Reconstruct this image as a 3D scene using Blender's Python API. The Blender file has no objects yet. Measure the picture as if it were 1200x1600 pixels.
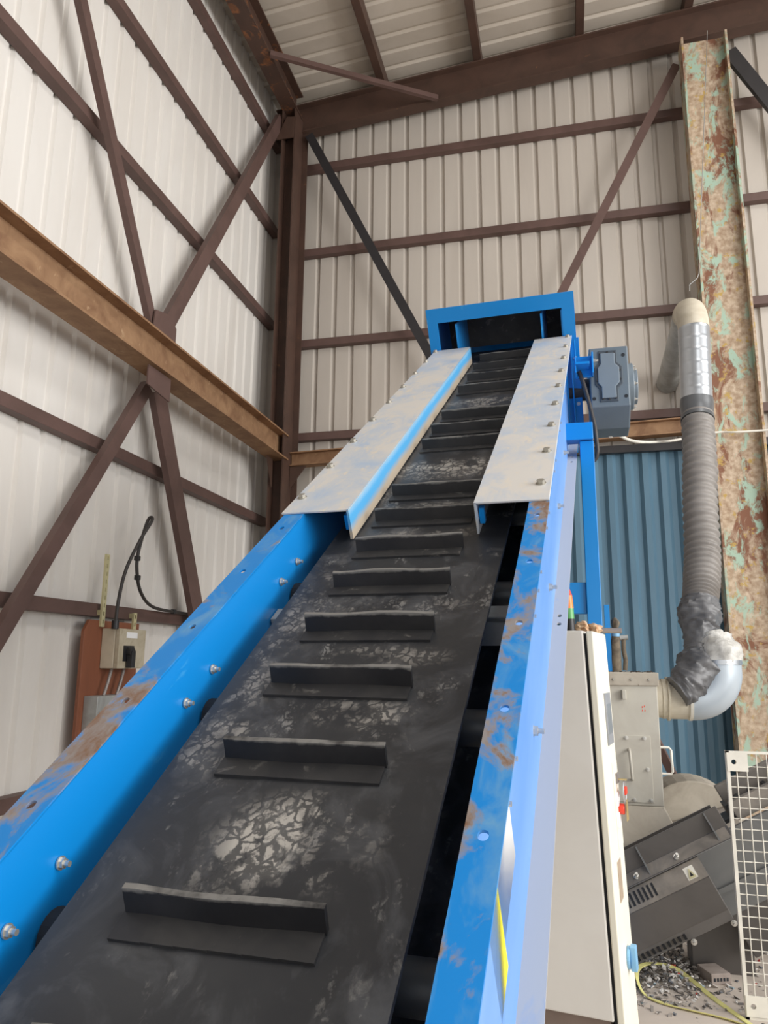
import bpy, bmesh, math, random
from mathutils import Vector, Matrix
random.seed(7)
C = bpy.context.scene.collection
SC = bpy.context.scene
PI = math.pi

# ------------------------------------------------------------------ camera
EYE = 1.65
cam_d = bpy.data.cameras.new('camera')
cam_d.sensor_fit = 'VERTICAL'; cam_d.sensor_height = 24.0; cam_d.sensor_width = 18.0
cam_d.lens = 1164.6 * 24.0 / 1600.0
cam_d.clip_start = 0.02; cam_d.clip_end = 200
cam = bpy.data.objects.new('camera', cam_d); C.objects.link(cam); SC.camera = cam
_a, _b, _c = (math.radians(v) for v in (-13.767, 11.400, 0.509))
_f = Vector((math.sin(_a) * math.cos(_b), math.cos(_a) * math.cos(_b), math.sin(_b)))
_r = Vector((math.cos(_a), -math.sin(_a), 0)); _u = _r.cross(_f)
_r2 = math.cos(_c) * _r + math.sin(_c) * _u; _u2 = -math.sin(_c) * _r + math.cos(_c) * _u
cam.matrix_world = Matrix(((_r2.x, _u2.x, -_f.x, 0), (_r2.y, _u2.y, -_f.y, 0), (_r2.z, _u2.z, -_f.z, EYE), (0, 0, 0, 1)))

# ------------------------------------------------------------------ world, daylight, exposure
w = bpy.data.worlds.new('overcast_sky'); SC.world = w; w.use_nodes = True
wn = w.node_tree.nodes; wl = w.node_tree.links
bg = wn['Background']; bg.inputs[0].default_value = (0.93, 0.96, 1.0, 1); bg.inputs[1].default_value = 0.12

def area(name, loc, target, sx, sy, power, col=(1, 1, 1)):
    d = bpy.data.lights.new(name, 'AREA'); d.shape = 'RECTANGLE'; d.size = sx; d.size_y = sy
    d.energy = power; d.color = col
    o = bpy.data.objects.new(name, d); C.objects.link(o); o.location = loc
    o.rotation_euler = (Vector(target) - Vector(loc)).to_track_quat('-Z', 'Y').to_euler()
    return o
area('daylight_side_door', (9.0, 2.2, 5.0), (-2.5, 4.8, 2.6), 7.0, 5.0, 1000, (1.0, 0.985, 0.965))
area('side_wall_fill', (9.0, -2.5, 3.5), (-3.0, 4.5, 2.6), 6.0, 5.0, 750, (1.0, 0.985, 0.965))  # added side fill, brightens the lower side wall
area('daylight_front_door', (1.5, -4.0, 2.0), (0.0, 3.0, 0.6), 6.0, 3.6, 115, (1.0, 0.99, 0.975))
area('roof_light', (3.5, 1.0, 9.3), (3.5, 1.001, 0.0), 2.0, 7.0, 330, (0.98, 0.99, 1.0))
vs = SC.view_settings
SC.display_settings.display_device = 'sRGB'
vs.view_transform = 'Standard'; vs.look = 'None'; vs.gamma = 1.0; vs.use_curve_mapping = False
vs.exposure = -0.2

# ------------------------------------------------------------------ materials
def lin(c):
    return tuple((x / 255 / 12.92 if x / 255 <= 0.04045 else ((x / 255 + 0.055) / 1.055) ** 2.4) for x in c) + (1.0,)

class NT:
    def __init__(s, name):
        s.m = bpy.data.materials.new(name); s.m.use_nodes = True
        s.n = s.m.node_tree.nodes; s.l = s.m.node_tree.links
        s.p = s.n['Principled BSDF']
        s._co = None
    def co(s, scale=(1, 1, 1)):
        if s._co is None: s._co = s.n.new('ShaderNodeTexCoord')
        mp = s.n.new('ShaderNodeMapping'); mp.inputs['Scale'].default_value = scale
        s.l.new(s._co.outputs['Object'], mp.inputs['Vector']); return mp.outputs[0]
    def noise(s, scale, detail=4, rough=0.55, st=(1, 1, 1), dist=0.0):
        t = s.n.new('ShaderNodeTexNoise'); t.inputs['Scale'].default_value = scale
        t.inputs['Detail'].default_value = detail; t.inputs['Roughness'].default_value = rough
        t.inputs['Distortion'].default_value = dist
        s.l.new(s.co(st), t.inputs['Vector']); return t.outputs[0]
    def vor(s, scale, st=(1, 1, 1), feature='F1', rnd=1.0, warp=0.0):
        t = s.n.new('ShaderNodeTexVoronoi'); t.feature = feature; t.inputs['Scale'].default_value = scale
        t.inputs['Randomness'].default_value = rnd
        v = s.co(st)
        if warp:
            nz = s.n.new('ShaderNodeTexNoise'); nz.inputs['Scale'].default_value = scale * .8; nz.inputs['Detail'].default_value = 4
            s.l.new(v, nz.inputs['Vector'])
            ma = s.n.new('ShaderNodeVectorMath'); ma.operation = 'MULTIPLY_ADD'; ma.inputs[1].default_value = (warp, warp, warp)
            s.l.new(nz.outputs['Color'], ma.inputs[0]); s.l.new(v, ma.inputs[2]); v = ma.outputs[0]
        s.l.new(v, t.inputs['Vector']); return t.outputs[0]
    def ramp(s, fac, a, b, c0=0.0, c1=1.0):
        t = s.n.new('ShaderNodeMapRange'); t.inputs[1].default_value = a; t.inputs[2].default_value = b
        t.inputs[3].default_value = c0; t.inputs[4].default_value = c1
        s.l.new(fac, t.inputs[0]); return t.outputs[0]
    def mul(s, a, b, op='MULTIPLY'):
        t = s.n.new('ShaderNodeMath'); t.operation = op
        for k, v in ((0, a), (1, b)):
            if isinstance(v, (int, float)): t.inputs[k].default_value = v
            else: s.l.new(v, t.inputs[k])
        return t.outputs[0]
    def mix(s, fac, a, b):
        t = s.n.new('ShaderNodeMix'); t.data_type = 'RGBA'
        if isinstance(fac, (int, float)): t.inputs[0].default_value = fac
        else: s.l.new(fac, t.inputs[0])
        for k, v in ((6, a), (7, b)):
            if isinstance(v, tuple): t.inputs[k].default_value = v
            else: s.l.new(v, t.inputs[k])
        return t.outputs[2]
    def base(s, c, rough=0.5, metal=0.0, spec=0.5):
        if isinstance(c, tuple): s.p.inputs['Base Color'].default_value = c
        else: s.l.new(c, s.p.inputs['Base Color'])
        if isinstance(rough, (int, float)): s.p.inputs['Roughness'].default_value = rough
        else: s.l.new(rough, s.p.inputs['Roughness'])
        s.p.inputs['Metallic'].default_value = metal; s.p.inputs['Specular IOR Level'].default_value = spec
        return s
    def bump(s, h, strength=0.2, dist=0.01):
        t = s.n.new('ShaderNodeBump'); t.inputs['Strength'].default_value = strength; t.inputs['Distance'].default_value = dist
        s.l.new(h, t.inputs['Height']); s.l.new(t.outputs[0], s.p.inputs['Normal']); return s
    def sheen(s, wgt, col=(1, 1, 1, 1), rough=0.5):
        s.p.inputs['Sheen Weight'].default_value = wgt; s.p.inputs['Sheen Tint'].default_value = col
        s.p.inputs['Sheen Roughness'].default_value = rough; return s

def simple(name, c, rough=0.5, metal=0.0, var=0.12, scale=6, spec=0.5):
    t = NT(name); col = lin(c); dk = tuple(x * (1 - var) for x in col[:3]) + (1,)
    lt = tuple(min(1, x * (1 + var)) for x in col[:3]) + (1,)
    t.base(t.mix(t.ramp(t.noise(scale), 0.3, 0.7), dk, lt), rough, metal, spec); return t.m

def worn(name, c1, c2, scale, lo, hi, rough=0.5, st=(1, 1, 1), c3=None, lo3=.58, hi3=.64, scale3=None, metal=0.0, dist=0.6, bump=0.0):
    t = NT(name)
    f = t.ramp(t.noise(scale, 6, 0.62, st, dist), lo, hi)
    col = t.mix(f, lin(c1), lin(c2))
    if c3:
        g = t.ramp(t.noise(scale3 or scale * 2.3, 7, 0.65, st, dist), lo3, hi3)
        col = t.mix(g, col, lin(c3))
    t.base(col, rough, metal)
    if bump: t.bump(t.noise(scale * 6, 4), bump, 0.004)
    return t.m

M = {}
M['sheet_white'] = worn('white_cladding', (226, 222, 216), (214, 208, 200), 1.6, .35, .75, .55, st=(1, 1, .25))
M['sheet_white_dim'] = worn('white_cladding_dimmed', (196, 188, 178), (181, 172, 162), 1.3, .35, .75, .5, st=(1, 1, .2))  # side wall sheet darkened in colour for the weaker light on the end wall
M['sheet_roof'] = worn('roof_cladding', (200, 190, 177), (182, 171, 157), 1.1, .35, .75, .5)
M['sheet_blue'] = worn('blue_cladding', (98, 132, 152), (84, 114, 134), 1.5, .35, .75, .4, st=(1, 1, .3))
M['steel_brown'] = worn('brown_painted_steel', (99, 76, 70), (84, 64, 58), 2.5, .4, .7, .55)
M['steel_dark'] = worn('dark_brown_steel', (82, 60, 50), (68, 50, 42), 3, .4, .7, .55, c3=(120, 84, 58), lo3=.66, hi3=.72)
M['steel_eave'] = worn('dark_steel_with_rust', (82, 60, 50), (68, 50, 42), 3, .4, .7, .55, c3=(146, 92, 54), lo3=.56, hi3=.66, scale3=5)
M['steel_rust'] = worn('rusty_steel', (156, 122, 90), (122, 88, 62), 5, .35, .7, .7, c3=(182, 152, 118), lo3=.62, hi3=.75, scale3=12)
M['steel_black'] = simple('black_steel', (44, 42, 44), .5)
t = NT('flaking_turquoise_rust')
n1 = t.noise(2.2, 8, .66, (1, 1, .55), .8); n2 = t.noise(5.2, 8, .7, (1, 1, .5), .6); n3 = t.noise(17, 5, .6)
c = t.mix(t.ramp(n3, .35, .7), lin((152, 128, 104)), lin((200, 182, 160)))
c = t.mix(t.ramp(n1, .505, .56), c, lin((124, 84, 64)))
c = t.mix(t.ramp(n2, .52, .58), c, lin((160, 184, 166)))
c = t.mix(t.ramp(t.noise(9, 7, .7), .58, .63), c, lin((176, 148, 84)))
t.base(c, .8).bump(n2, .5, .01); M['rust_turquoise'] = t.m
# conveyor paints
t = NT('blue_paint'); n1 = t.noise(14, 6, .6, (1, .25, 1))
c = t.mix(t.ramp(n1, .64, .72), lin((0, 128, 204)), lin((60, 150, 210)))
t.base(c, .33).sheen(.05); M['blue'] = t.m
t = NT('blue_paint_worn'); n1 = t.noise(5.5, 7, .64, (1.2, .8, 1), .35); n2 = t.noise(13, 6, .6, (1, .5, 1), .8)
c = t.mix(t.ramp(n2, .5, .7), lin((0, 128, 206)), lin((92, 150, 196)))
c = t.mix(t.ramp(n1, .53, .6), c, lin((140, 134, 132)))
c = t.mix(t.mul(t.ramp(n1, .57, .63), t.ramp(n2, .42, .55)), c, lin((122, 92, 72)))
t.base(c, .42); M['blue_worn'] = t.m
t = NT('blue_paint_dust_glare')  # paler blue carries both dust haze and the glare on this rail
c = t.mix(t.ramp(t.noise(3, 5, .6, (1, .3, 1)), .3, .7), lin((58, 134, 216)), lin((108, 160, 224)))
t.base(c, .4).sheen(.22, (.95, .97, 1, 1), .4); M['blue_dust_glare'] = t.m
t = NT('grey_dusty_ledge')
c = t.mix(t.ramp(t.noise(5, 6, .6, (1, .5, 1), .2), .6, .74), lin((172, 175, 181)), lin((118, 156, 204)))
t.base(c, .6); M['ledge'] = t.m
t = NT('dusty_cover_plate')
n1 = t.noise(5.0, 8, .66, (1, .7, 1), .5); n2 = t.noise(16, 7, .65, (1.4, .5, 1), .3)
c = t.mix(t.ramp(n1, .40, .68), lin((212, 208, 202)), lin((168, 188, 212)))
c = t.mix(t.ramp(n2, .54, .7), c, lin((220, 210, 194)))
c = t.mix(t.ramp(t.noise(4.2, 8, .68, (1, .55, 1), .5), .62, .74), c, lin((112, 156, 208)))
t.base(c, .5, 0.1); M['cover'] = t.m
t = NT('cover_lip_blue')
n1 = t.noise(9, 7, .62, (1, .3, 1), .6)
sx = t.n.new('ShaderNodeSeparateXYZ'); t.l.new(t.co(), sx.inputs[0])
zf = t.mul(t.ramp(sx.outputs[2], .755, .85), t.ramp(n1, .3, .7, -.10, .10), 'ADD')
c = t.mix(t.ramp(zf, .30, .62), lin((190, 176, 156)), lin((84, 168, 222)))
c = t.mix(t.ramp(zf, .82, 1.1), c, lin((150, 190, 216)))
t.base(c, .5); M['lip'] = t.m
# belt rubber: the worn spots sit where cleats have torn off (s = conveyor scale)
t = NT('black_belt_rubber')
tc = t.n.new('ShaderNodeTexCoord')
def spot(u, v, ru, rv):
    mp = t.n.new('ShaderNodeMapping'); mp.vector_type = 'POINT'
    mp.inputs['Location'].default_value = (-u / ru, -v / rv, 0); mp.inputs['Scale'].default_value = (1 / ru, 1 / rv, 0)
    t.l.new(tc.outputs['Object'], mp.inputs['Vector'])
    ln = t.n.new('ShaderNodeVectorMath'); ln.operation = 'LENGTH'; t.l.new(mp.outputs[0], ln.inputs[0])
    return t.ramp(ln.outputs['Value'], .55, 1.0, 1.0, 0.0)
BELT_SPOTS = [(-.64, 1.02, .17, .13, 1), (-.74, .93, .10, .07, .6), (-.60, 1.43, .14, .06, .9), (-.72, 3.27, .26, .14, .95), (-.72, 4.47, .26, .12, .8), (-.62, 1.69, .18, .055, .7), (-.66, 1.98, .22, .05, .7), (-.95, 1.30, .08, .12, .75), (-.95, 1.85, .07, .45, .7), (-.66, 2.52, .22, .05, .7), (-.68, 2.79, .22, .05, .75), (-.72, 3.98, .22, .05, .6)]
BELT_MAT = t
M['roller'] = simple('grey_roller', (84, 86, 88), .45, .4)
M['zinc'] = simple('zinc_bolt', (206, 204, 198), .32, .75, .1)
M['zinc_dull'] = simple('dull_zinc_bolt', (170, 166, 156), .4, .55, .1)
M['dark'] = simple('dark_interior', (26, 28, 32), .7)
M['hole'] = simple('dark_hole', (30, 34, 40), .8)
t = NT('cleat_upright_rubber'); sx = t.n.new('ShaderNodeSeparateXYZ'); t.l.new(t.co(), sx.inputs[0])
edge = t.mul(t.ramp(t.mul(sx.outputs[2], t.ramp(t.noise(30, 4), .3, .7, -.003, .003), 'ADD'), .790, .796), .8)
c = t.mix(t.ramp(t.noise(8, 6, .6), .45, .75), lin((26, 26, 29)), lin((44, 43, 44)))
c = t.mix(edge, c, lin((132, 130, 126))); t.base(c, .5); M['rubber_upright'] = t.m
M['rubber'] = worn('cleat_rubber', (42, 42, 44), (60, 59, 58), 9, .4, .75, .55, c3=(112, 109, 104), lo3=.60, hi3=.74, scale3=18)
M['gear_grey'] = simple('grey_gearbox_paint', (100, 112, 121), .4, 0, .06)
M['gear_rim_shade'] = simple('gearbox_recess_shade', (66, 75, 84), .5, 0, .06)  # darker gearbox grey, paints in the shade of the recess round the cover
M['gear_cover'] = simple('grey_gearbox_cover', (114, 126, 136), .38, 0, .05)
M['cab_grey'] = worn('cabinet_grey', (226, 223, 216), (218, 214, 206), 2, .4, .7, .5, c3=(160, 154, 144), lo3=.72, hi3=.76, scale3=14)
M['cab_cream'] = simple('cabinet_cream', (238, 234, 216), .42, 0, .03)
M['hop_grey'] = worn('machine_grey', (190, 186, 174), (178, 172, 160), 3, .4, .7, .55, c3=(150, 140, 124), lo3=.7, hi3=.75, scale3=20)
M['hop_dusty'] = worn('machine_grey_dusty', (180, 172, 158), (158, 149, 135), 4, .4, .65, .75, c3=(120, 110, 98), lo3=.64, hi3=.7, scale3=22)
M['plinth'] = simple('brown_plinth', (128, 112, 102), .7)
M['galv'] = simple('galvanised_duct', (186, 190, 194), .32, .7, .08)
M['galv_dull'] = worn('dull_galvanised', (176, 178, 176), (150, 150, 146), 6, .4, .7, .5, metal=.35)
M['duct_light'] = simple('pale_grey_duct', (186, 196, 204), .35, .2, .04)
M['duct_beige'] = worn('beige_duct', (206, 198, 180), (186, 176, 156), 6, .4, .7, .55)
M['hose'] = worn('grey_flexible_hose', (140, 135, 130), (118, 113, 108), 4, .4, .7, .55, c3=(170, 162, 150), lo3=.66, hi3=.76)
M['tape'] = simple('grey_tape', (96, 98, 100), .35, .2)
M['bag'] = worn('crumpled_grey_plastic', (104, 104, 105), (78, 78, 80), 7, .4, .7, .42)
M['bag_white'] = worn('crumpled_pale_plastic', (206, 204, 198), (160, 157, 150), 14, .4, .65, .45)
M['board'] = worn('brown_board', (138, 84, 58), (120, 70, 48), 5, .4, .7, .55, st=(1, 1, .2))
M['iso'] = worn('old_cream_casing', (186, 176, 154), (160, 148, 124), 8, .4, .7, .55)
M['iso_side'] = simple('cream_casing', (196, 186, 164), .5)
M['black_plastic'] = simple('black_plastic', (34, 34, 36), .4)
M['strut'] = simple('yellowish_zinc', (206, 198, 156), .45, .3)
M['cable_black'] = simple('black_cable', (52, 48, 46), .5)
M['cable_white'] = simple('white_cable', (218, 214, 204), .5)
M['machine_black'] = worn('charcoal_machine', (84, 79, 75), (70, 66, 63), 3, .4, .7, .42, c3=(112, 106, 98), lo3=.7, hi3=.8, scale3=8)
M['machine_grey'] = worn('dark_grey_plate', (112, 112, 110), (98, 99, 98), 3, .4, .7, .45)
M['machine_dust'] = worn('dusty_charcoal_machine', (140, 132, 122), (112, 106, 99), 5, .4, .65, .6)
M['mesh_white'] = simple('off_white_mesh', (224, 220, 208), .45)
M['concrete'] = worn('dusty_concrete', (198, 186, 174), (178, 167, 155), 1.5, .35, .7, .85, c3=(128, 118, 110), lo3=.62, hi3=.72, scale3=7)
M['brick'] = worn('grey_brick', (158, 146, 138), (140, 128, 120), 12, .4, .7, .85)
M['strap'] = simple('yellow_strap', (228, 222, 146), .5)
M['red'] = simple('red_plastic', (226, 66, 44), .35)
M['orange'] = simple('orange_lens', (245, 130, 50), .3)
M['green'] = simple('green_lens', (88, 160, 92), .3)
M['handle_blue'] = simple('pale_blue_handle', (128, 178, 214), .4)
M['brown_tape'] = simple('brown_sticker', (170, 152, 132), .5)
M['white'] = simple('white_label', (238, 238, 238), .45, 0, .02)
M['yellow'] = simple('yellow_label', (240, 230, 40), .45, 0, .03)
M['rag'] = worn('stained_rag', (214, 190, 160), (170, 122, 84), 30, .4, .65, .8)
M['rod'] = simple('grey_steel_rod', (150, 142, 138), .45, .4)
M['dust_brown'] = worn('caked_brown_dust', (124, 112, 96), (86, 78, 68), 16, .4, .65, .95)
M['panel_grey'] = simple('meter_grey', (150, 152, 156), .3)
M['brass'] = simple('brass_key', (196, 176, 130), .35, .6)
M['machine_black'].node_tree.nodes['Principled BSDF'].inputs['Sheen Weight'].default_value = .3
t = NT('shredded_scrap'); g = t.n.new('ShaderNodeNewGeometry')
cr = t.n.new('ShaderNodeValToRGB'); t.l.new(g.outputs['Random Per Island'], cr.inputs[0])
e = cr.color_ramp; e.interpolation = 'CONSTANT'
for k, (p, c) in enumerate(((0, (84, 80, 77)), (.2, (126, 120, 114)), (.42, (160, 152, 144)), (.66, (200, 196, 190)), (.88, (100, 102, 106)), (.955, (176, 52, 40)), (.975, (140, 160, 170)))):
    el = e.elements[k] if k < 2 else e.elements.new(p)
    el.position = p; el.color = lin(c)
t.base(cr.outputs[0], .6); M['scrap'] = t.m
t = NT('dark_crumbs'); t.base(lin((70, 64, 58)), .9); M['crumbs'] = t.m

# ------------------------------------------------------------------ mesh helpers (everything in world metres)
class MB:
    def __init__(s): s.v = []; s.f = []
    def add(s, vs, fs):
        k = len(s.v); s.v += [Vector(p) for p in vs]; s.f += [tuple(i + k for i in f) for f in fs]; return s
    def hexa(s, p):       # 8 points: 0-3 bottom ring, 4-7 top ring
        return s.add(p, [(3, 2, 1, 0), (4, 5, 6, 7), (0, 1, 5, 4), (1, 2, 6, 5), (2, 3, 7, 6), (3, 0, 4, 7)])
    def box(s, a, b, fn=None):
        (x0, y0, z0), (x1, y1, z1) = a, b
        p = [(x0, y0, z0), (x1, y0, z0), (x1, y1, z0), (x0, y1, z0), (x0, y0, z1), (x1, y0, z1), (x1, y1, z1), (x0, y1, z1)]
        return s.hexa([fn(*q) if fn else q for q in p])
    def prism(s, poly, o, ex, ey, ez):   # polygon in (ex,ey) at o, swept along ez
        o, ex, ey, ez = Vector(o), Vector(ex), Vector(ey), Vector(ez); n = len(poly)
        a = [o + ex * p[0] + ey * p[1] for p in poly]; b = [q + ez for q in a]
        return s.add(a + b, [tuple(range(n - 1, -1, -1)), tuple(range(n, 2 * n))] + [(i, (i + 1) % n, n + (i + 1) % n, n + i) for i in range(n)])
    def bar(s, p0, p1, w, h, up=(0, 0, 1)):
        p0, p1 = Vector(p0), Vector(p1); d = (p1 - p0).normalized(); x = d.cross(Vector(up)).normalized(); y = x.cross(d)
        return s.prism([(-w / 2, -h / 2), (w / 2, -h / 2), (w / 2, h / 2), (-w / 2, h / 2)], p0, x, y, p1 - p0)
    def section(s, poly, p0, p1, up=(0, 0, 1)):
        p0, p1 = Vector(p0), Vector(p1); d = (p1 - p0).normalized(); x = d.cross(Vector(up)).normalized(); y = x.cross(d)
        return s.prism(poly, p0, x, y, p1 - p0)
    def tube(s, pts, r, seg=12, caps=True):
        pts = [Vector(p) for p in pts]; n = len(pts); rs = r if isinstance(r, (list, tuple)) else [r] * n
        t0 = (pts[1] - pts[0]).normalized(); ref = Vector((0, 0, 1)) if abs(t0.z) < .9 else Vector((1, 0, 0))
        x = t0.cross(ref).normalized(); vs = []; fs = []
        for i in range(n):
            t = (pts[min(i + 1, n - 1)] - pts[max(i - 1, 0)]).normalized()
            x = (x - t * x.dot(t)).normalized(); y = t.cross(x)
            vs += [pts[i] + (x * math.cos(2 * PI * k / seg) + y * math.sin(2 * PI * k / seg)) * rs[i] for k in range(seg)]
        for i in range(n - 1):
            for k in range(seg):
                fs.append((i * seg + k, i * seg + (k + 1) % seg, (i + 1) * seg + (k + 1) % seg, (i + 1) * seg + k))
        if caps: fs += [tuple(range(seg - 1, -1, -1)), tuple(range((n - 1) * seg, n * seg))]
        return s.add(vs, fs)
    def cyl(s, p0, p1, r, seg=20, r1=None):
        return s.tube([p0, p1], [r, r if r1 is None else r1], seg)

def thing(name, label, cat, loc, rot=None, group=None):
    o = bpy.data.objects.new(name, None); C.objects.link(o); o.empty_display_size = .1
    o.matrix_world = Matrix.Translation(loc) @ (rot.to_4x4() if rot else Matrix.Identity(4))
    o['label'] = label; o['category'] = cat
    if group: o['group'] = group
    MW[o.name] = o.matrix_world.copy(); return o
MW = {}
def tag(o, label, cat, group=None, kind=None):
    o['label'] = label; o['category'] = cat
    if group: o['group'] = group
    if kind: o['kind'] = kind
    return o

def obj(name, mb, mat, parent=None, bevel=0.0, smooth=False, angle=40, label=None):
    vs = mb.v
    if parent is not None:
        W = MW[parent.name]; iv = W.inverted(); vs = [iv @ p for p in vs]; W0 = W
    else:
        lo = Vector([min(p[k] for p in vs) for k in range(3)]); hi = Vector([max(p[k] for p in vs) for k in range(3)])
        b = Vector(((lo.x + hi.x) / 2, (lo.y + hi.y) / 2, lo.z)); vs = [p - b for p in vs]; W0 = Matrix.Translation(b)
    me = bpy.data.meshes.new(name); me.from_pydata([tuple(p) for p in vs], [], mb.f); me.validate(); me.update()
    bm = bmesh.new(); bm.from_mesh(me); bmesh.ops.recalc_face_normals(bm, faces=bm.faces); bm.to_mesh(me); bm.free()
    o = bpy.data.objects.new(name, me); C.objects.link(o); me.materials.append(M[mat] if isinstance(mat, str) else mat)
    if parent is not None: o.parent = parent
    else: o.matrix_world = W0
    MW[o.name] = W0.copy()
    if smooth:
        for p in me.polygons: p.use_smooth = True
        try: me.set_sharp_from_angle(angle=math.radians(angle))
        except Exception: pass
    if bevel:
        m = o.modifiers.new('bevel', 'BEVEL'); m.width = bevel; m.segments = 2; m.limit_method = 'ANGLE'; m.angle_limit = math.radians(40)
    if label: o['label'] = label
    return o

def place(name, me, parent, Mx, mat=None):    # one more object of a shared mesh, at world matrix Mx, under parent
    o = bpy.data.objects.new(name, me); C.objects.link(o)
    if parent is not None:
        o.parent = parent; o.matrix_local = MW[parent.name].inverted() @ Mx
    else: o.matrix_world = Mx
    MW[o.name] = Mx.copy(); return o

def holed_plate(name, parent, outer, holes, fr, thick, mat, r=.011, bevel=0, slot=0.0):
    "flat plate with real round holes; outline and hole centres in the (x,y) of frame fr (4x4)"
    cu = bpy.data.curves.new(name, 'CURVE'); cu.dimensions = '2D'; cu.fill_mode = 'BOTH'; cu.extrude = thick / 2
    def spl(pts):
        sp = cu.splines.new('POLY'); sp.points.add(len(pts) - 1); sp.use_cyclic_u = True
        for q, p in zip(sp.points, pts): q.co = (p[0], p[1], 0, 1)
    spl(outer)
    for (hx, hy) in holes:
        spl([(hx + r * math.cos(-2 * PI * k / 16), hy + (slot if math.sin(-2 * PI * k / 16) > 0 else -slot) + r * math.sin(-2 * PI * k / 16)) for k in range(16)])
    tmp = bpy.data.objects.new('tmp_outline', cu); C.objects.link(tmp)
    dg = bpy.context.evaluated_depsgraph_get(); dg.update()
    me0 = bpy.data.meshes.new_from_object(tmp.evaluated_get(dg))
    mb = MB(); mb.add([fr @ v.co for v in me0.vertices], [tuple(p.vertices) for p in me0.polygons])
    bpy.data.objects.remove(tmp); bpy.data.curves.remove(cu); bpy.data.meshes.remove(me0)
    return obj(name, mb, mat, parent)

def hex_bolt_mesh(name, r, h, washer, mat, shank=0.0):
    mb = MB()
    if washer: mb.cyl((0, 0, 0), (0, 0, washer[1]), washer[0], 20)
    z = washer[1] if washer else 0
    mb.prism([(r * math.cos(PI / 3 * k), r * math.sin(PI / 3 * k)) for k in range(6)], (0, 0, z), (1, 0, 0), (0, 1, 0), (0, 0, h))
    if shank: mb.cyl((0, 0, z + h), (0, 0, z + h + shank), r * .55, 12)
    me = bpy.data.meshes.new(name); me.from_pydata([tuple(v) for v in mb.v], [], mb.f); me.update(); me.materials.append(M[mat]); return me

def struct(o): o['kind'] = 'structure'; return o

# ------------------------------------------------------------------ the shell
def profile(t0, t1, pitch, flat, slope, depth):
    pts = []; t = t0
    while t < t1:
        pts += [(t, 0), (t + flat, 0), (t + flat + slope, depth), (t + pitch - slope, depth)]; t += pitch
    pts.append((t, 0)); return pts
def sheet(name, pts, o, et, ed, ext, mat, kind=True):
    "corrugated sheet: profile (t,d) along et/ed, swept along ext, 4 mm thick"
    o, et, ed, ext = Vector(o), Vector(et), Vector(ed), Vector(ext); n = len(pts); mb = MB()
    fr = [o + et * t + ed * d for t, d in pts]; bk = [p + ed * .004 for p in fr]
    mb.add(fr + [p + ext for p in fr] + bk + [p + ext for p in bk],
           [(i, i + 1, n + i + 1, n + i) for i in range(n - 1)] + [(2 * n + i + 1, 2 * n + i, 3 * n + i, 3 * n + i + 1) for i in range(n - 1)])
    me = bpy.data.meshes.new(name); me.from_pydata([tuple(p) for p in mb.v], [], mb.f); me.update()
    ob = bpy.data.objects.new(name, me); C.objects.link(ob); me.materials.append(M[mat]); MW[ob.name] = Matrix.Identity(4)
    ob['kind'] = 'structure'; return ob
struct(obj('floor', MB().box((-3.7, -8, -.1), (10, 8.6, 0)), 'concrete'))
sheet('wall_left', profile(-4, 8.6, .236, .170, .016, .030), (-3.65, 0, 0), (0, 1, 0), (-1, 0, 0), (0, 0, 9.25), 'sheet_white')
sheet('wall_back', profile(-3.68, 9.9, .2365, .168, .018, .034), (0, 8.5, 0), (1, 0, 0), (0, 1, 0), (0, 0, 10.4), 'sheet_white_dim')
sheet('wall_back_lower', profile(-.9, 9.8, .186, .056, .036, -.045), (0, 8.385, 0), (1, 0, 0), (0, 1, 0), (0, 0, 4.03), 'sheet_blue')
RS = .08                                            # roof slope
def roof_z(x): return 9.02 + RS * (x + 3.2)
k = 1 / math.hypot(1, RS)
sheet('ceiling', profile(-4, 8.6, .25, .175, .022, .035), (-3.7, 0, roof_z(-3.7) + .2), (0, 1, 0), (-RS * k, 0, k), (13.7, 0, 13.7 * RS), 'sheet_roof')

def H(w, h, tf, tw):      # I-section, flanges at +-h/2 (ey), width w (ex)
    a, b, c = w / 2, h / 2, tw / 2
    return [(-a, -b), (a, -b), (a, -b + tf), (c, -b + tf), (c, b - tf), (a, b - tf), (a, b), (-a, b), (-a, b - tf), (-c, b - tf), (-c, -b + tf), (-a, -b + tf)]
def steel(name, mb, mat, label, cat, group=None, bevel=0.0):
    o = obj(name, mb, mat, None, bevel); o['kind'] = 'thing'; return tag(o, label, cat, group)

# columns: web faces the room, flanges stand square to the end wall
def column(name, x0, x1, y0, y1, z1, mat, label, tf=.022, tw=.02):
    mb = MB(); cx, cy = (x0 + x1) / 2, (y0 + y1) / 2
    mb.prism([(q[1], q[0]) for q in H(y1 - y0, x1 - x0, tf, tw)], (cx, cy, 0), (1, 0, 0), (0, 1, 0), (0, 0, z1))
    return steel(name, mb, mat, label, 'column')
column('steel_column', -3.375, -3.19, 7.98, 8.26, 8.745, 'steel_dark', 'dark brown steel column in the corner where side wall and end wall meet', .016, .014)
column('steel_column', 1.54, 2.035, 7.98, 8.22, 8.79, 'rust_turquoise', 'tall rusty column with flaking turquoise paint behind the ribbed hose', .024, .02)
steel('corner_post', MB().prism([(0, 0), (.085, 0), (.085, .012), (.012, .012), (.012, .12), (0, .12)], (-3.20, 8.265, 0), (1, 0, 0), (0, 1, 0), (0, 0, 8.57)), 'steel_dark',
      'narrow brown angle post between the corner column and end wall cladding', 'post')

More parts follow.
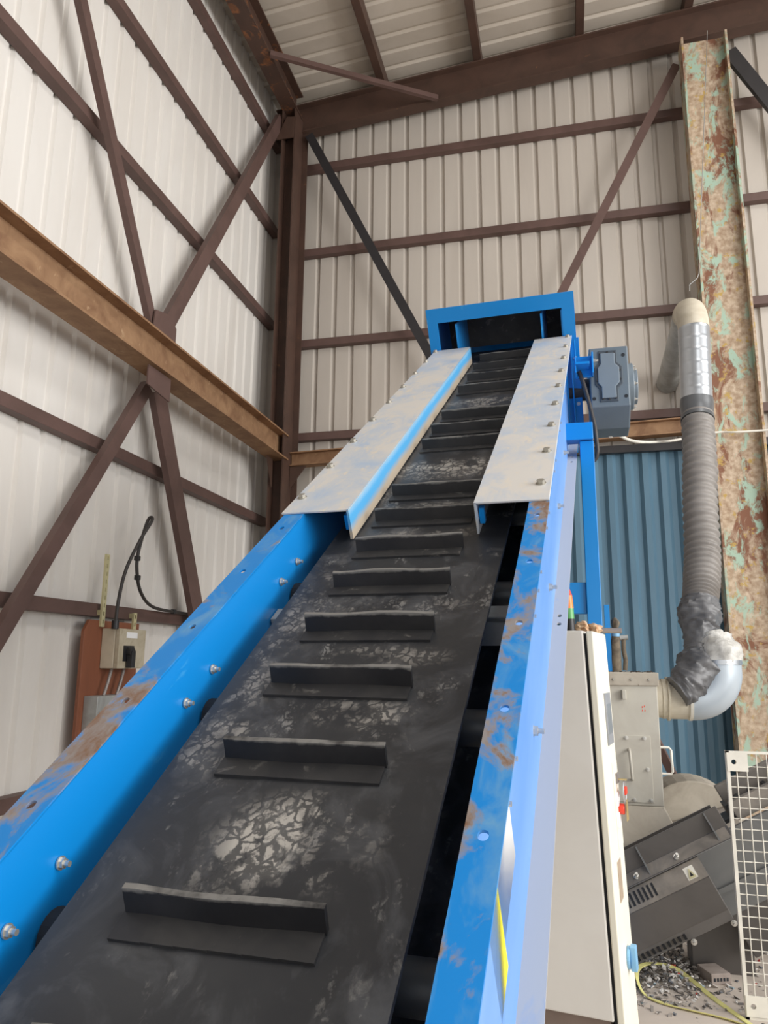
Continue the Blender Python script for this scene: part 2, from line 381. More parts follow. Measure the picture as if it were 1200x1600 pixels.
# horizontal rails on the side wall and the end wall
for z, lab in ((.77, 'lowest brown rail on the side wall, just above floor behind blue conveyor'), (2.08, 'brown rail on side wall level with the isolator box'),
               (3.38, 'brown rail on side wall crossing the two struts below rusty beam'),
               (5.98, 'first brown rail on side wall above the rusty beam'), (7.30, 'second brown rail on side wall above the rusty beam'),
               (8.58, 'topmost brown rail on side wall just under the roof edge beam')):
    steel('wall_rail', MB().box((-3.645, -3.8, z - .1), (-3.55, 8.45, z)), 'steel_brown', lab, 'wall rail', 'rails on the side wall', .004)
for z, lab in ((8.20, 'topmost brown rail across the end wall below the roof beam'), (6.95, 'second brown rail from the top across the end wall'),
               (5.68, 'third brown rail from the top across the end wall, passing behind conveyor hood'), (4.44, 'lowest brown rail across the end wall, just above the rusty channel')):
    steel('wall_rail', MB().box((-3.5, 8.40, z - .1), (9.8, 8.495, z)), 'steel_brown', lab, 'wall rail', 'rails on the end wall', .004)

# beams
mb = MB().section(H(.22, .31, .018, .012), (-3.28, -3.8, 4.165), (-3.28, 8.10, 4.165))
steel('rusty_beam', mb, 'steel_rust', 'long rusty I-beam running along the side wall at mid height', 'beam')
mb = MB().section(H(.2, .36, .02, .012), (-3.28, -3.8, 8.93), (-3.28, 8.21, 8.93))
steel('roof_edge_beam', mb, 'steel_eave', 'dark brown I-beam along top of side wall under the roof', 'beam')
mb = MB().section(H(.16, .43, .02, .012), (-3.55, 8.30, 8.76), (9.6, 8.30, 8.76 + RS * 13.15))
steel('end_roof_beam', mb, 'steel_dark', 'deep brown I-beam under the roof along top of the end wall', 'beam')
mb = MB().section(H(.14, .17, .014, .01), (-3.18, 8.24, 4.045), (1.52, 8.24, 4.18))
steel('rusty_channel_beam', mb, 'steel_rust', 'small rusty beam across end wall above the blue cladding', 'beam')
steel('wall_flashing', MB().box((-.9, 8.27, 3.93), (9.8, 8.335, 4.012)), 'steel_black', 'dark flashing strip along the top edge of blue cladding', 'flashing')
for x, lab in ((-2.10, 'first brown purlin under the roof counted from the corner column'), (-.84, 'second brown purlin under the roof counted from the corner column'),
               (.43, 'third brown purlin under the roof counted from the corner column'), (1.70, 'brown purlin under the roof above the turquoise rusty column')):
    mb = MB().bar((x, -3.8, roof_z(x) + .095), (x, 8.45, roof_z(x) + .095), .10, .19)
    steel('roof_purlin', mb, 'steel_dark', lab, 'purlin', 'purlins under the roof', .004)

def angle_bar(p0, p1, nrm, w=.09, mat='steel_brown', name='steel_brace', label='', group=None, leg=.06):
    "angle iron: flat leg w seen along nrm, second leg pointing back"
    p0, p1, nrm = Vector(p0), Vector(p1), Vector(nrm); d = (p1 - p0).normalized(); x = d.cross(nrm).normalized(); th = .010
    mb = MB().prism([(-w / 2, 0), (w / 2, 0), (w / 2, -leg), (w / 2 - th, -leg), (w / 2 - th, -th), (-w / 2, -th)], p0, x, nrm, p1 - p0)
    return steel(name, mb, mat, label, 'brace', group)
g = 'cross braces on the side wall'
angle_bar((-3.40, 3.2, 8.05), (-3.40, 5.42, 4.50), (1, 0, 0), .10, label='long thin brace on side wall rising from beam midpoint away from the corner', group=g)
angle_bar((-3.39, 8.0, 8.62), (-3.39, 5.62, 4.62), (1, 0, 0), .15, label='brace on side wall rising from beam midpoint to the corner column top', group=g)
angle_bar((-3.40, 5.40, 3.95), (-3.40, 3.1, .45), (1, 0, 0), .11, label='brace below rusty beam sloping down away from the corner column', group=g)
angle_bar((-3.40, 5.56, 3.97), (-3.40, 6.9, 1.35), (1, 0, 0), .20, label='broad brace below rusty beam sloping down behind the blue rail', group=g)
mb = MB().prism([(5.33, 4.33), (5.72, 4.33), (5.72, 4.62), (5.60, 4.70), (5.36, 4.64)], (-3.385, 0, 0), (0, 1, 0), (0, 0, 1), (.014, 0, 0))
steel('gusset_plate', mb, 'steel_brown', 'brown gusset plate standing on the top of rusty side wall beam', 'gusset plate')
mb = MB().prism([(5.065, 4.0), (5.416, 4.0), (5.416, 3.80), (5.065, 3.835)], (-3.225, 0, 0), (0, 1, 0), (0, 0, 1), (.014, 0, 0))
steel('gusset_plate', mb, 'steel_brown', 'brown gusset plate under the rusty side wall beam joining two braces', 'gusset plate')
g = 'cross braces on the end wall'
angle_bar((-3.08, 8.2, 8.50), (-1.06, 8.2, 4.42), (0, -1, 0), .11, 'steel_black', label='black diagonal brace from corner column top down behind the conveyor hood', group=g)
angle_bar((1.515, 8.2, 8.63), (-.66, 8.2, 4.42), (0, -1, 0), .10, label='brown diagonal brace from rusty column top down behind the conveyor hood', group=g)
angle_bar((2.10, 8.2, 8.70), (3.9, 8.2, 5.1), (0, -1, 0), .15, 'steel_black', label='black diagonal brace starting beyond the top of turquoise rusty column', group=g)
mb = MB().bar((-3.17, 7.05, 8.72), (-1.35, 8.18, 8.70), .05, .065)
steel('roof_tie', mb, 'steel_brown', 'brown tie bar bridging the roof corner between the two top beams', 'brace')
mb = MB().prism([(-3.20, 8.60), (-3.20, 8.30), (-3.44, 8.30), (-3.30, 8.62)], (0, 7.96, 0), (1, 0, 0), (0, 0, 1), (0, .014, 0))
steel('gusset_plate', mb, 'steel_dark', 'brown gusset plate at the top of the corner column', 'gusset plate')
mb = MB().prism([(-3.185, 3.955), (-2.98, 3.955), (-3.185, 3.68)], (0, 8.2, 0), (1, 0, 0), (0, 0, 1), (0, .012, 0))
steel('support_bracket', mb, 'steel_dark', 'brown triangular bracket under small beam on the corner column', 'bracket')
mb = MB().prism([(7.98, 4.0), (7.80, 4.0), (7.98, 3.66)], (-3.33, 0, 0), (0, 1, 0), (0, 0, 1), (.012, 0, 0))
steel('support_bracket', mb, 'steel_dark', 'brown triangular bracket under rusty side wall beam at the column', 'bracket')

# ------------------------------------------------------------------ the belt conveyor
S = .85
AZ, EL = math.radians(3.4), math.radians(34.0)
V = Vector((math.sin(AZ) * math.cos(EL), math.cos(AZ) * math.cos(EL), math.sin(EL)))
U = Vector((math.cos(AZ), -math.sin(AZ), 0)); N = U.cross(V)
O0 = Vector((0, 0, EYE))
def W(u, v, n): return O0 + S * (u * U + v * V + n * N)
R3 = Matrix((U, V, N)).transposed()
V0, V1 = -.55, 5.70                                   # lower and upper end of the rails
# the belt shader reads the conveyor's own coordinates (metres along u, v from the base)
BASE = W(-.70, V0, -2.0)
conv = thing('belt_conveyor', 'steep blue belt conveyor with black cleated rubber belt', 'conveyor', BASE, R3)
def ul(u, v): return (S * (u + .70), S * (v - V0))     # conveyor units -> local metres
t = BELT_MAT
chips2 = t.mul(t.ramp(t.vor(34, (1, .85, 1), 'DISTANCE_TO_EDGE', 1.0, .045), .07, .13), t.ramp(t.noise(24, 6, .7, (1, .8, 1), .3), .40, .50))
acc = None
for u_, v_, ru, rv, st in BELT_SPOTS:
    lu, lv = ul(u_, v_); q = t.mul(spot(lu, lv, S * ru * 1.35, S * rv * 1.35), st)
    acc = q if acc is None else t.mul(acc, q, 'MAXIMUM')
edge = t.mul(t.ramp(t.noise(20, 6, .6), .5, .62), 1.0)
acc = t.mul(acc, t.mul(t.ramp(t.noise(6, 5, .6), .38, .55), acc))
fl = t.mul(t.mul(acc, t.mul(chips2, .16, 'ADD')), t.ramp(t.noise(10, 6, .65, (1, .8, 1), .15), .42, .47))
speck = t.mul(t.mul(t.ramp(t.vor(48, (1, .6, 1), 'DISTANCE_TO_EDGE', 1.0, .035), .06, .14), t.ramp(t.noise(8, 7, .7, (1, .6, 1), .4), .55, .62)), t.ramp(t.noise(26, 5, .65, (1, .6, 1), .2), .46, .56))
smear = t.ramp(t.noise(7, 6, .62, (1.0, .7, 1), .9), .50, .74)
fine = t.ramp(t.noise(30, 6, .65, (1, .5, 1), .6), .6, .72)
c = t.mix(t.ramp(t.noise(3, 5, .6), .35, .7), lin((40, 42, 46)), lin((54, 55, 57)))
c = t.mix(t.mul(smear, .36), c, lin((122, 123, 126)))
c = t.mix(t.mul(fine, t.mul(smear, .8)), c, lin((150, 148, 144)))
c = t.mix(t.mul(speck, .45), c, lin((158, 156, 152)))
c = t.mix(t.mul(fl, .8), c, lin((178, 173, 165)))
t.base(c, t.ramp(smear, 0, 1, .42, .6)); t.bump(t.noise(40, 4), .15, .002)
M['belt'] = t.m

def cbox(mb, u0, u1, v0, v1, n0, n1): return mb.box((u0, v0, n0), (u1, v1, n1), W)
TH = .006
def frame_at(u, v, n): return Matrix.Translation(W(u, v, n)) @ R3.to_4x4()
LW, LF = -1.132, -1.215           # web and outer lip of the far side rail
RW_, RF = -.270, -.200
NB = -1.74                        # lower flange level
bolt_side = hex_bolt_mesh('bolt', .0095, .007, (.012, .003), 'zinc', .010)
bolt_top = hex_bolt_mesh('bolt', .0125, .010, (.0165, .003), 'zinc_dull')
bolt_big = hex_bolt_mesh('bolt', .013, .011, (.016, .004), 'zinc', .016)
holes_v = [.25 + .35 * k for k in range(-1, 7)]
def rail(web, lip, matweb, label, holes_shift):
    r = obj('side_rail', cbox(MB(), min(web, web + TH * (1 if web < lip else -1)), max(web, web + TH * (1 if web < lip else -1)), V0, V1, NB, -1.0), matweb, conv)
    r['label'] = label
    u0, u1 = min(web, lip), max(web, lip)
    um = (u0 + u1) / 2
    for nm, n, mt, hv in (('top_flange', -1.0, 'blue_worn', [(v + holes_shift) for v in holes_v]), ('bottom_flange', NB, 'ledge', [2.88, 2.95, 5.02, 5.13])):
        hs = [(0, S * (v if nm == 'top_flange' else v)) for v in hv]
        fr = frame_at(um, 0, n)
        hw = S * (u1 - u0) / 2
        fl_ = holed_plate(nm, r, [(-hw, S * V0), (hw, S * V0), (hw, S * V1), (-hw, S * V1)], hs, fr, .006, mt, r=.0085, slot=.002)
    return r
rl = rail(LW, LF, 'blue', 'blue side rail nearer the side wall', -.0)
rr = rail(RW_, RF, 'blue_dust_glare', 'blue side rail with dusty outer face beside the grey cabinet', .01)
# bolt pairs through the webs, either side of each roller
RO_V = [.845 + .70 * k for k in range(-1, 7)]
def ax_matrix(p, z, x=None):
    z = Vector(z).normalized(); x = Vector(x) if x else V; x = (x - z * x.dot(z)).normalized(); y = z.cross(x)
    return Matrix(((x.x, y.x, z.x, p.x), (x.y, y.y, z.y, p.y), (x.z, y.z, z.z, p.z), (0, 0, 0, 1)))
for vc in RO_V:
    for dv in (-.08, .08):
        place('bolt', bolt_side, rl, ax_matrix(W(LW + .002, vc + dv, -1.125), U))
for vc in [.72, 1.31, 1.46, 2.14, 2.31, 2.45, 2.84, 3.0, 3.52, 3.68, 4.2, 4.36, 4.9, 5.05]:
    place('bolt', bolt_side, rr, ax_matrix(W(RW_ + .002, vc, -1.26), U))
for vc in [.99, 1.94, 2.89, 3.8, 4.7]:
    place('bolt', bolt_big, rr, ax_matrix(W(RW_ + .002, vc, -1.56), U))
# sticker on the outer web of the near rail
mb = MB(); cbox(mb, RW_ + .002, RW_ + .006, 1.14, 1.38, -1.49, -1.25); obj('warning_sticker', mb, 'white', rr, label='white and yellow sticker')
mb = MB(); cbox(mb, RW_ + .002, RW_ + .006, 1.01, 1.14, -1.56, -1.25); obj('sticker_band', mb, 'yellow', rr)
# rollers under the belt, with dark discs painting in shaded rail cut-outs
for vc in RO_V:
    ro = obj('belt_roller', MB().cyl(W(LW + .03, vc, -1.24), W(RW_ - .03, vc, -1.24), .04, 20), 'roller', conv, 0, True)
    mb = MB().cyl(W(LW + .008, vc, -1.235), W(LW + .05, vc, -1.235), .046, 20); obj('cutout_disc', mb, 'dark', ro)
for vc in (.4, 2.06, 3.4, 4.7):
    mb = MB(); cbox(mb, LW + .004, RW_ - .004, vc - .035, vc + .035, -1.215, -1.195); cbox(mb, LW + .004, RW_ - .004, vc - .035, vc - .02, -1.30, -1.2)
    obj('cross_bar', mb, 'galv_dull', conv)
for vc in (.1, 1.2, 2.6, 3.8):
    mb = MB(); cbox(mb, LW + .004, RW_ - .004, vc - .05, vc + .05, -1.72, -1.60); obj('lower_cross_bar', mb, 'blue', conv)
# belt loop
BL, BR = -1.04, -.36
RD = .16; VT, VH = -.30, 6.15; NTOP = -1.12
path = []
for k in range(33): path.append((VT + (VH - VT) * k / 32, NTOP))
for k in range(1, 12): a = PI / 2 - PI * k / 12; path.append((VH + RD * math.cos(a), NTOP - RD + RD * math.sin(a)))
for k in range(17): path.append((VH - (VH - VT) * k / 16, NTOP - 2 * RD))
for k in range(1, 12): a = -PI / 2 - PI * k / 12; path.append((VT + RD * math.cos(a), NTOP - RD + RD * math.sin(a)))
mb = MB(); n = len(path); vsb = []; cv, cn = (VT + VH) / 2, NTOP - RD
for (v, nn) in path:
    vv = min(max(v, VT), VH); dx, dy = v - vv, nn - cn; L = math.hypot(dx, dy); q = (L - .013) / L
    for u in (BL, BR): vsb += [W(u, v, nn)]
    for u in (BL, BR): vsb += [W(u, vv + dx * q, cn + dy * q)]
fsb = []
for i in range(n):
    j = (i + 1) % n; a, b = 4 * i, 4 * j
    fsb += [(a, a + 1, b + 1, b), (a + 3, a + 2, b + 2, b + 3), (a + 2, a, b, b + 2), (a + 1, a + 3, b + 3, b + 1)]
mb.add(vsb, fsb); belt = obj('belt', mb, 'belt', conv, 0, True, 30)
# cleats: L-shaped rubber strips, each a little ragged
CLEATS = [.57, .83, 1.25, 1.55, 1.82, 2.10, 2.375, 2.65, 2.925, 3.58, 3.85, 4.12, 4.75, 5.08, 5.42, 5.75]
for k, v in enumerate(CLEATS):
    du = random.uniform(-.006, .006); a, b = -.902 + du, -.502 + du; hb = .055 + random.uniform(-.003, .004)
    mb = MB(); nseg = 14
    skew = random.uniform(-.006, .006)
    up = []
    for i in range(nseg + 1):
        f = i / nseg; u = a + (b - a) * f; vj = v + skew * (f - .5) + .0025 * math.sin(7 * f + k); top = NTOP + hb + .0022 * math.sin(9 * f + 2 * k) + random.uniform(-.0008, .0008)
        up.append((u, vj, top))
    lean = .012
    vs_ = []
    for (u, vj, tp) in up:
        vs_ += [W(u, vj - .006, NTOP + .004), W(u, vj + .006, NTOP + .004), W(u, vj + lean + .006, tp), W(u, vj + lean - .006, tp)]
    fs_ = [(3, 2, 1, 0), tuple(4 * nseg + q for q in (0, 1, 2, 3))]
    for i in range(nseg):
        for q in range(4):
            fs_.append((4 * i + q, 4 * i + (q + 1) % 4, 4 * i + 4 + (q + 1) % 4, 4 * i + 4 + q))
    mb.add(vs_, fs_)
    cl = obj('cleat', mb, 'rubber_upright', conv)
    mb = MB()
    for i in range(6):
        f0, f1 = i / 6, (i + 1) / 6; ua, ub = a - .004 + (b - a) * f0, a - .004 + (b - a) * f1; vm = v + skew * (f0 - .5)
        cbox(mb, ua, ub + .0005, vm - .058, vm + .004, NTOP, NTOP + .0075)
    obj('cleat_foot', mb, 'rubber', cl)
# dusty cover plates over the upper part, folded lips towards the belt
CV0, CV1 = 2.48, 5.68
for (uo, ui, sgn, lab) in ((-1.225, -.949, 1, 'dusty pale cover plate nearer the side wall'), (-.200, -.468, -1, 'dusty pale cover plate beside the gearbox')):
    mb = MB(); cbox(mb, min(uo, ui), max(uo, ui), CV0, CV1, -.996, -.988)
    cp_ = obj('cover_plate', mb, 'cover', conv, .0015, label=lab)
    mb = MB(); q = 0.0
    mb.hexa([W(ui - .008 * sgn + (q - .004 * sgn if sgn > 0 else 0), CV0, -1.112), W(ui + (q if sgn > 0 else 0), CV0, -1.112), W(ui + (q if sgn > 0 else 0), CV1, -1.112), W(ui - .008 * sgn + (q - .004 * sgn if sgn > 0 else 0), CV1, -1.112),
             W(ui - .008 * sgn, CV0, -.990), W(ui, CV0, -.988), W(ui, CV1, -.988), W(ui - .008 * sgn, CV1, -.990)])
    obj('cover_lip', mb, 'lip' if sgn > 0 else 'cover', cp_)
    mb = MB(); cbox(mb, ui - .03 if sgn > 0 else ui + .012, ui - .012 if sgn > 0 else ui + .03, CV0 + .02, CV0 + .05, -1.08, -1.02); obj('lip_clip', mb, 'blue', cp_)
    for k in range(9):
        vb = 2.635 + .3745 * k; ub = (-1.214 if sgn > 0 else -.238) + (-.002 if sgn > 0 else .001) * k * 1.2
        rot = ax_matrix(W(ub + (.02 if sgn > 0 else 0), vb, -.988), N, U * math.cos(k) + V * math.sin(k))
        place('bolt', bolt_top, cp_, rot)
# discharge hood
HV0, HV1 = 5.69, 6.62
hu0, hu1, hn0, hn1 = -1.26, -.170, -1.0, -.677
mb = MB()
cbox(mb, hu0, hu1, HV0, HV0 + .012, -.785, hn1); cbox(mb, hu0, -1.18, HV0, HV0 + .012, -1.05, -.785); cbox(mb, -.26, hu1, HV0, HV0 + .012, -1.05, -.785)
hood = obj('discharge_hood', mb, 'blue', conv)
mb = MB()
mb.hexa([W(hu0 + .05, HV0 + .012, -.755), W(hu1 - .05, HV0 + .012, -.755), W(hu1 - .05, HV1, -.845), W(hu0 + .05, HV1, -.845), W(hu0 + .05, HV0 + .012, -.745), W(hu1 - .05, HV0 + .012, -.745), W(hu1 - .05, HV1, -.835), W(hu0 + .05, HV1, -.835)])
for ua in (hu0 + .04, hu1 - .05):
    mb.hexa([W(ua, HV0 + .012, -1.9), W(ua + .01, HV0 + .012, -1.9), W(ua + .01, HV1, -1.9), W(ua, HV1, -1.9), W(ua, HV0 + .012, -.745), W(ua + .01, HV0 + .012, -.745), W(ua + .01, HV1, -.835), W(ua, HV1, -.835)])
# cbox(mb, hu0 + .04, hu0 + .05, HV0 + .012, HV1, -1.9, -.735); cbox(mb, hu1 - .05, hu1 - .04, HV0 + .012, HV1, -1.9, -.735)
cbox(mb, hu0 + .05, hu1 - .05, HV1 - .01, HV1, -1.9, -.84)
obj('hood_shell', mb, 'blue', hood)
for u in (-1.045, -.41):
    mb = MB(); cbox(mb, u - .006, u + .006, HV0 + .014, HV1 - .35, -1.10, -.81); obj('hood_baffle', mb, 'blue', hood)
mb = MB(); cbox(mb, -1.19, -.25, 6.20, 6.212, -1.085, -.80); obj('hood_dark_sheet', mb, 'rubber', hood)  # added sheet, blackens the opening in place of shade inside the hood
mb = MB(); mb.cyl(W(BL + .02, VH, NTOP - RD), W(BR - .02, VH, NTOP - RD), S * RD - .018, 28); obj('head_drum', mb, 'roller', conv, 0, True)
mb = MB(); mb.cyl(W(BL + .02, VT, NTOP - RD), W(BR - .02, VT, NTOP - RD), S * RD - .018, 28); obj('tail_drum', mb, 'roller', conv, 0, True)
# head side plates, torque bracket, gearbox
mb = MB(); cbox(mb, RW_, -.155, 5.74, 5.76, -1.74, -1.02); cbox(mb, RW_, RW_ + .02, 5.70, 6.6, -1.74, -.80)
hp = obj('head_side_plate', mb, 'blue', conv, .002)
for n_ in (-1.17, -1.52): place('bolt', bolt_side, hp, ax_matrix(W(-.185, 5.74, n_), -V, U))
mb = MB()
mb.box((.105, 4.505, 3.385), (.215, 4.525, 3.52)); mb.box((.105, 4.42, 3.385), (.112, 4.525, 3.60)); mb.box((.105, 4.40, 3.43), (.19, 4.505, 3.445)); mb.box((.205, 4.44, 3.385), (.215, 4.525, 3.52))
ta = obj('torque_bracket', mb, 'blue', conv, .002)
place('bolt', bolt_big, ta, ax_matrix(Vector((.215, 4.49, 3.48)), (1, 0, 0)))
gx0, gx1, gz0, gz1, gy0, gy1 = .196, .430, 3.21, 3.60, 4.58, 5.0
mb = MB()
mb.prism([(gz0, gy0), (gz1, gy0), (gz1, gy1), (gz0 - .06, gy1), (gz0 - .11, gy1 - .12), (gz0 - .10, gy0 + .14)], (gx0, 0, 0), (0, 0, 1), (0, 1, 0), (gx1 - gx0, 0, 0))
gb = obj('gearbox', mb, 'gear_grey', conv, .008, label='grey gearbox')
cross = [(.055, .03), (.165, .03), (.165, .115), (.195, .145), (.195, .255), (.165, .285), (.165, .365), (.055, .365), (.055, .285), (.030, .255), (.030, .145), (.055, .115)]
mb = MB().prism(cross, (gx0, gy0 - .006, gz0), (1, 0, 0), (0, 0, 1), (0, .008, 0)); obj('cover_rim', mb, 'gear_rim_shade', gb, .003)
inn = [(.11 + (x - .11) * .78, .20 + (z - .20) * .88) for x, z in cross]
mb = MB().prism(inn, (gx0, gy0 - .016, gz0), (1, 0, 0), (0, 0, 1), (0, .012, 0)); obj('gearbox_cover', mb, 'gear_cover', gb, .004)
for px, pz in ((.020, .055), (.210, .060), (.205, .330)):
    obj('mounting_hole', MB().cyl((gx0 + px, gy0 - .002, gz0 + pz), (gx0 + px, gy0 + .004, gz0 + pz), .011, 14), 'hole', gb)
for px, pz in ((.075, .05), (.15, .05), (.11, .045), (.18, .17), (.18, .23), (.045, .17), (.11, .352), (.15, .345), (.07, .345)):
    obj('cover_screw', MB().cyl((gx0 + px, gy0 - .012, gz0 + pz), (gx0 + px, gy0 - .004, gz0 + pz), .0065, 8), 'steel_black', gb)
mb = MB().cyl((gx1, gy0 + .2, 3.40), (gx1 + .035, gy0 + .2, 3.40), .15, 28); mb.cyl((gx1 + .03, gy0 + .2, 3.40), (gx1 + .06, gy0 + .2, 3.40), .115, 28)
be = obj('bearing_cap', mb, 'gear_cover', gb, .004, True)
for k in range(8):
    a = 2 * PI * k / 8 + .2; p = Vector((gx1 + .035, gy0 + .2 + .132 * math.cos(a), 3.40 + .132 * math.sin(a)))
    place('bolt', bolt_side, be, ax_matrix(p, (1, 0, 0), (0, 0, 1)))
mb = MB().cyl((.06, gy0 + .2, 3.40), (gx0, gy0 + .2, 3.40), .07, 20); obj('drive_shaft', mb, 'steel_black', gb, 0, True)
mb = MB().tube([(.13, 4.50, 3.42), (.155, 4.50, 3.33), (.18, 4.47, 3.2), (.205, 4.46, 3.05), (.215, 4.46, 2.9), (.208, 4.47, 2.86), (.19, 4.48, 2.84)], .013, 10)
obj('motor_cable', mb, 'cable_black', gb, 0, True)
# support legs under the head
def leg(x0, x1, y0, y1, z1):
    mb = MB().box((x0, y0, 0), (x1, y1, z1)); mb.box((x0 - .04, y0 - .04, 0), (x1 + .04, y1 + .04, .012)); return mb
obj('support_leg', leg(.112, .192, 4.40, 4.48, 2.945), 'blue', conv, .004)
obj('support_leg', leg(-.95, -.87, 4.40, 4.48, 2.70), 'blue', conv, .004)
mb = MB().box((-.05, 4.38, 2.95), (.190, 4.48, 3.055)); obj('support_arm', mb, 'blue', conv, .004)
mb = MB().box((-.90, 4.42, 1.93), (.112, 4.47, 2.11)); obj('support_crossbar', mb, 'blue', conv, .004)
mb = MB().box((-.95, 4.38, 2.66), (-.87, 4.48, 2.80)); obj('support_arm', mb, 'blue', conv, .004)
for u in (LW - .04, RW_ + .035):
    p = W(u, .15, NB); mb = MB().box((p.x - .035, p.y - .035, 0), (p.x + .035, p.y + .035, p.z + .01)); obj('support_leg', mb, 'blue', conv, .004)

# ------------------------------------------------------------------ control cabinet
ph = math.radians(10.5); E1 = Vector((math.cos(ph), -math.sin(ph), 0)); D1 = Vector((math.sin(ph), math.cos(ph), 0))
CAB0 = Vector((.128, 3.2, .345)); TILT = -.0365
def cw(a, d, z): return CAB0 + E1 * a + D1 * d + Vector((TILT * z, 0, z))
CH = 1.44
cab = thing('control_cabinet', 'tall grey control cabinet with cream door beside the conveyor', 'cabinet', cw(-.2, .3, -.345))
obj('cabinet_body', MB().box((-.42, 0, 0), (-.016, .36, CH), cw), 'cab_grey', cab, .006, label='grey side')
obj('door_gap_shade', MB().box((-.016, .012, -.235), (-.004, .35, CH - .012), cw), 'dark', cab)  # dark strip painted in for the shaded gap between body and door
door = obj('cabinet_door', MB().box((-.004, 0, -.25), (.024, .36, CH - .002), cw), 'cab_cream', cab, .005, label='cream door')
mb = MB().prism([(-.40, .02), (-.03, .02), (-.03, .35), (-.40, .35)], CAB0 + Vector((0, 0, -.345)), E1, D1, (0, 0, .345)); obj('plinth', mb, 'plinth', cab, .004)
mb = MB().box((.024, .15, .975), (.030, .30, 1.185), cw); mt = obj('panel_meter', mb, 'panel_grey', door)
obj('meter_display', MB().box((.030, .165, 1.02), (.032, .285, 1.14), cw), 'galv', mt)
obj('lock_plate', MB().box((.024, .21, .56), (.027, .345, .90), cw), 'cab_cream', door, .002)
obj('lock', MB().box((.027, .27, .81), (.034, .33, .85), cw), 'rod', door)
for z in (.64, .72):
    obj('selector_switch', MB().box((.027, .24, z), (.031, .32, z + .055), cw), 'white', door, .001)
mb = MB().cyl(cw(.024, .30, .705), cw(.050, .30, .705), .022, 18); obj('emergency_button', mb, 'red', door, .003, True, label='red button')
mb = MB().box((.024, .13, .38), (.026, .22, .53), cw); obj('brown_sticker', mb, 'brown_tape', door)
mb = MB().cyl(cw(.024, .20, .165), cw(.036, .20, .165), .042, 20); mb.box((.036, .180, .12), (.060, .225, .21), cw); obj('rotary_handle', mb, 'handle_blue', door, .004, label='pale blue rotary handle')
mb = MB().cyl(cw(-.088, .12, CH), cw(-.088, .12, CH + .055), .022, 18); st = obj('signal_tower', mb, 'black_plastic', cab, 0, True)
obj('green_lens', MB().cyl(cw(-.088, .12, CH + .055), cw(-.088, .12, CH + .10), .022, 18), 'green', st, 0, True)
obj('orange_lens', MB().cyl(cw(-.088, .12, CH + .10), cw(-.088, .12, CH + .155), .022, 18, .020), 'orange', st, 0, True)
obj('red_lens', MB().cyl(cw(-.088, .12, CH + .155), cw(-.088, .12, CH + .20), .020, 18, .006), 'red', st, 0, True)
# keys
kt = thing('key_ring', 'bunch of keys with a red tag hanging in the cabinet door lock', 'keys', cw(.05, .30, .70))
ring = [cw(.055, .30 + .035 * math.cos(a), .775 + .045 * math.sin(a)) for a in [2 * PI * k / 20 for k in range(21)]]
obj('ring', MB().tube(ring, .003, 8), 'galv', kt, 0, True)
obj('key', MB().box((.034, .29, .822), (.068, .31, .828), cw), 'brass', kt)
obj('key', MB().box((.060, .285, .665), (.064, .305, .745), cw), 'brass', kt)
obj('key', MB().box((.053, .31, .655), (.057, .328, .735), cw), 'brass', kt)
obj('key_tag', MB().box((.052, .275, .765), (.064, .325, .795), cw), 'red', kt, .003)
def lump(c, r, sx, sy, sz, seed, amp=.35):
    rnd = random.Random(seed); ph_ = [rnd.uniform(0, 6) for _ in range(9)]
    bm = bmesh.new(); bmesh.ops.create_icosphere(bm, subdivisions=3, radius=1)
    mb = MB(); vs_ = []
    for v in bm.verts:
        p = v.co; q = 1 + amp * (math.sin(4 * p.x + ph_[0] + 3 * p.y) * .5 + math.sin(7 * p.y + ph_[1] - 5 * p.z) * .35 + math.sin(11 * p.z + ph_[2] + 6 * p.x) * .25)
        vs_.append(Vector(c) + Vector((p.x * sx, p.y * sy, p.z * sz)) * r * q)
    mb.add(vs_, [tuple(v.index for v in f.verts) for f in bm.faces]); bm.free(); return mb
tag(obj('work_glove', lump(cw(-.055, .22, CH + .022), 1, .035, .06, .026, 3), 'rag', None, 0, True, 60), 'crumpled orange stained glove on cabinet top behind the signal light', 'glove')
tag(obj('cleaning_rag', lump(cw(-.005, .24, CH + .018), 1, .03, .05, .022, 5), 'rag', None, 0, True, 60), 'crumpled pale rag at the edge of cabinet top beside the rod', 'rag')
mb = MB().tube([cw(-.06, .31, CH + .012), cw(.03, .33, CH + .013), cw(.10, .335, CH + .012)], .012, 12)
tag(obj('steel_rod', mb, 'rod', None, 0, True), 'short grey rod lying across cabinet top and jutting over door', 'rod')

# ------------------------------------------------------------------ granulator with hopper
hx0, hx1, hy0, hy1 = -.06, .545, 5.2, 5.75
hop = thing('granulator', 'boxy grey granulator hopper behind the control cabinet', 'machine', (.25, 5.45, 0))
mb = MB().box((hx0, hy0, .78), (hx1, hy1, 1.53)); obj('hopper_body', mb, 'hop_grey', hop, .005)
mb = MB(); z0, z1 = .46, .78
mb.hexa([(hx0 - .1, hy0 - .12, z0), (hx1 + .12, hy0 - .12, z0 + .06), (hx1 + .12, hy1 + .1, z0 + .06), (hx0 - .1, hy1 + .1, z0), (hx0, hy0, z1), (hx1, hy0, z1), (hx1, hy1, z1), (hx0, hy1, z1)])
obj('hopper_skirt', mb, 'hop_dusty', hop, .008)
mb = MB().box((hx0 - .1, hy0 - .06, 0), (hx1 + .05, hy1 + .06, .47)); obj('machine_base', mb, 'machine_black', hop, .008)
mb = MB().box((hx0 - .01, hy0 - .012, 1.515), (hx1 + .012, hy1 + .012, 1.60)); lid = obj('hopper_lid', mb, 'hop_dusty', hop, .005)
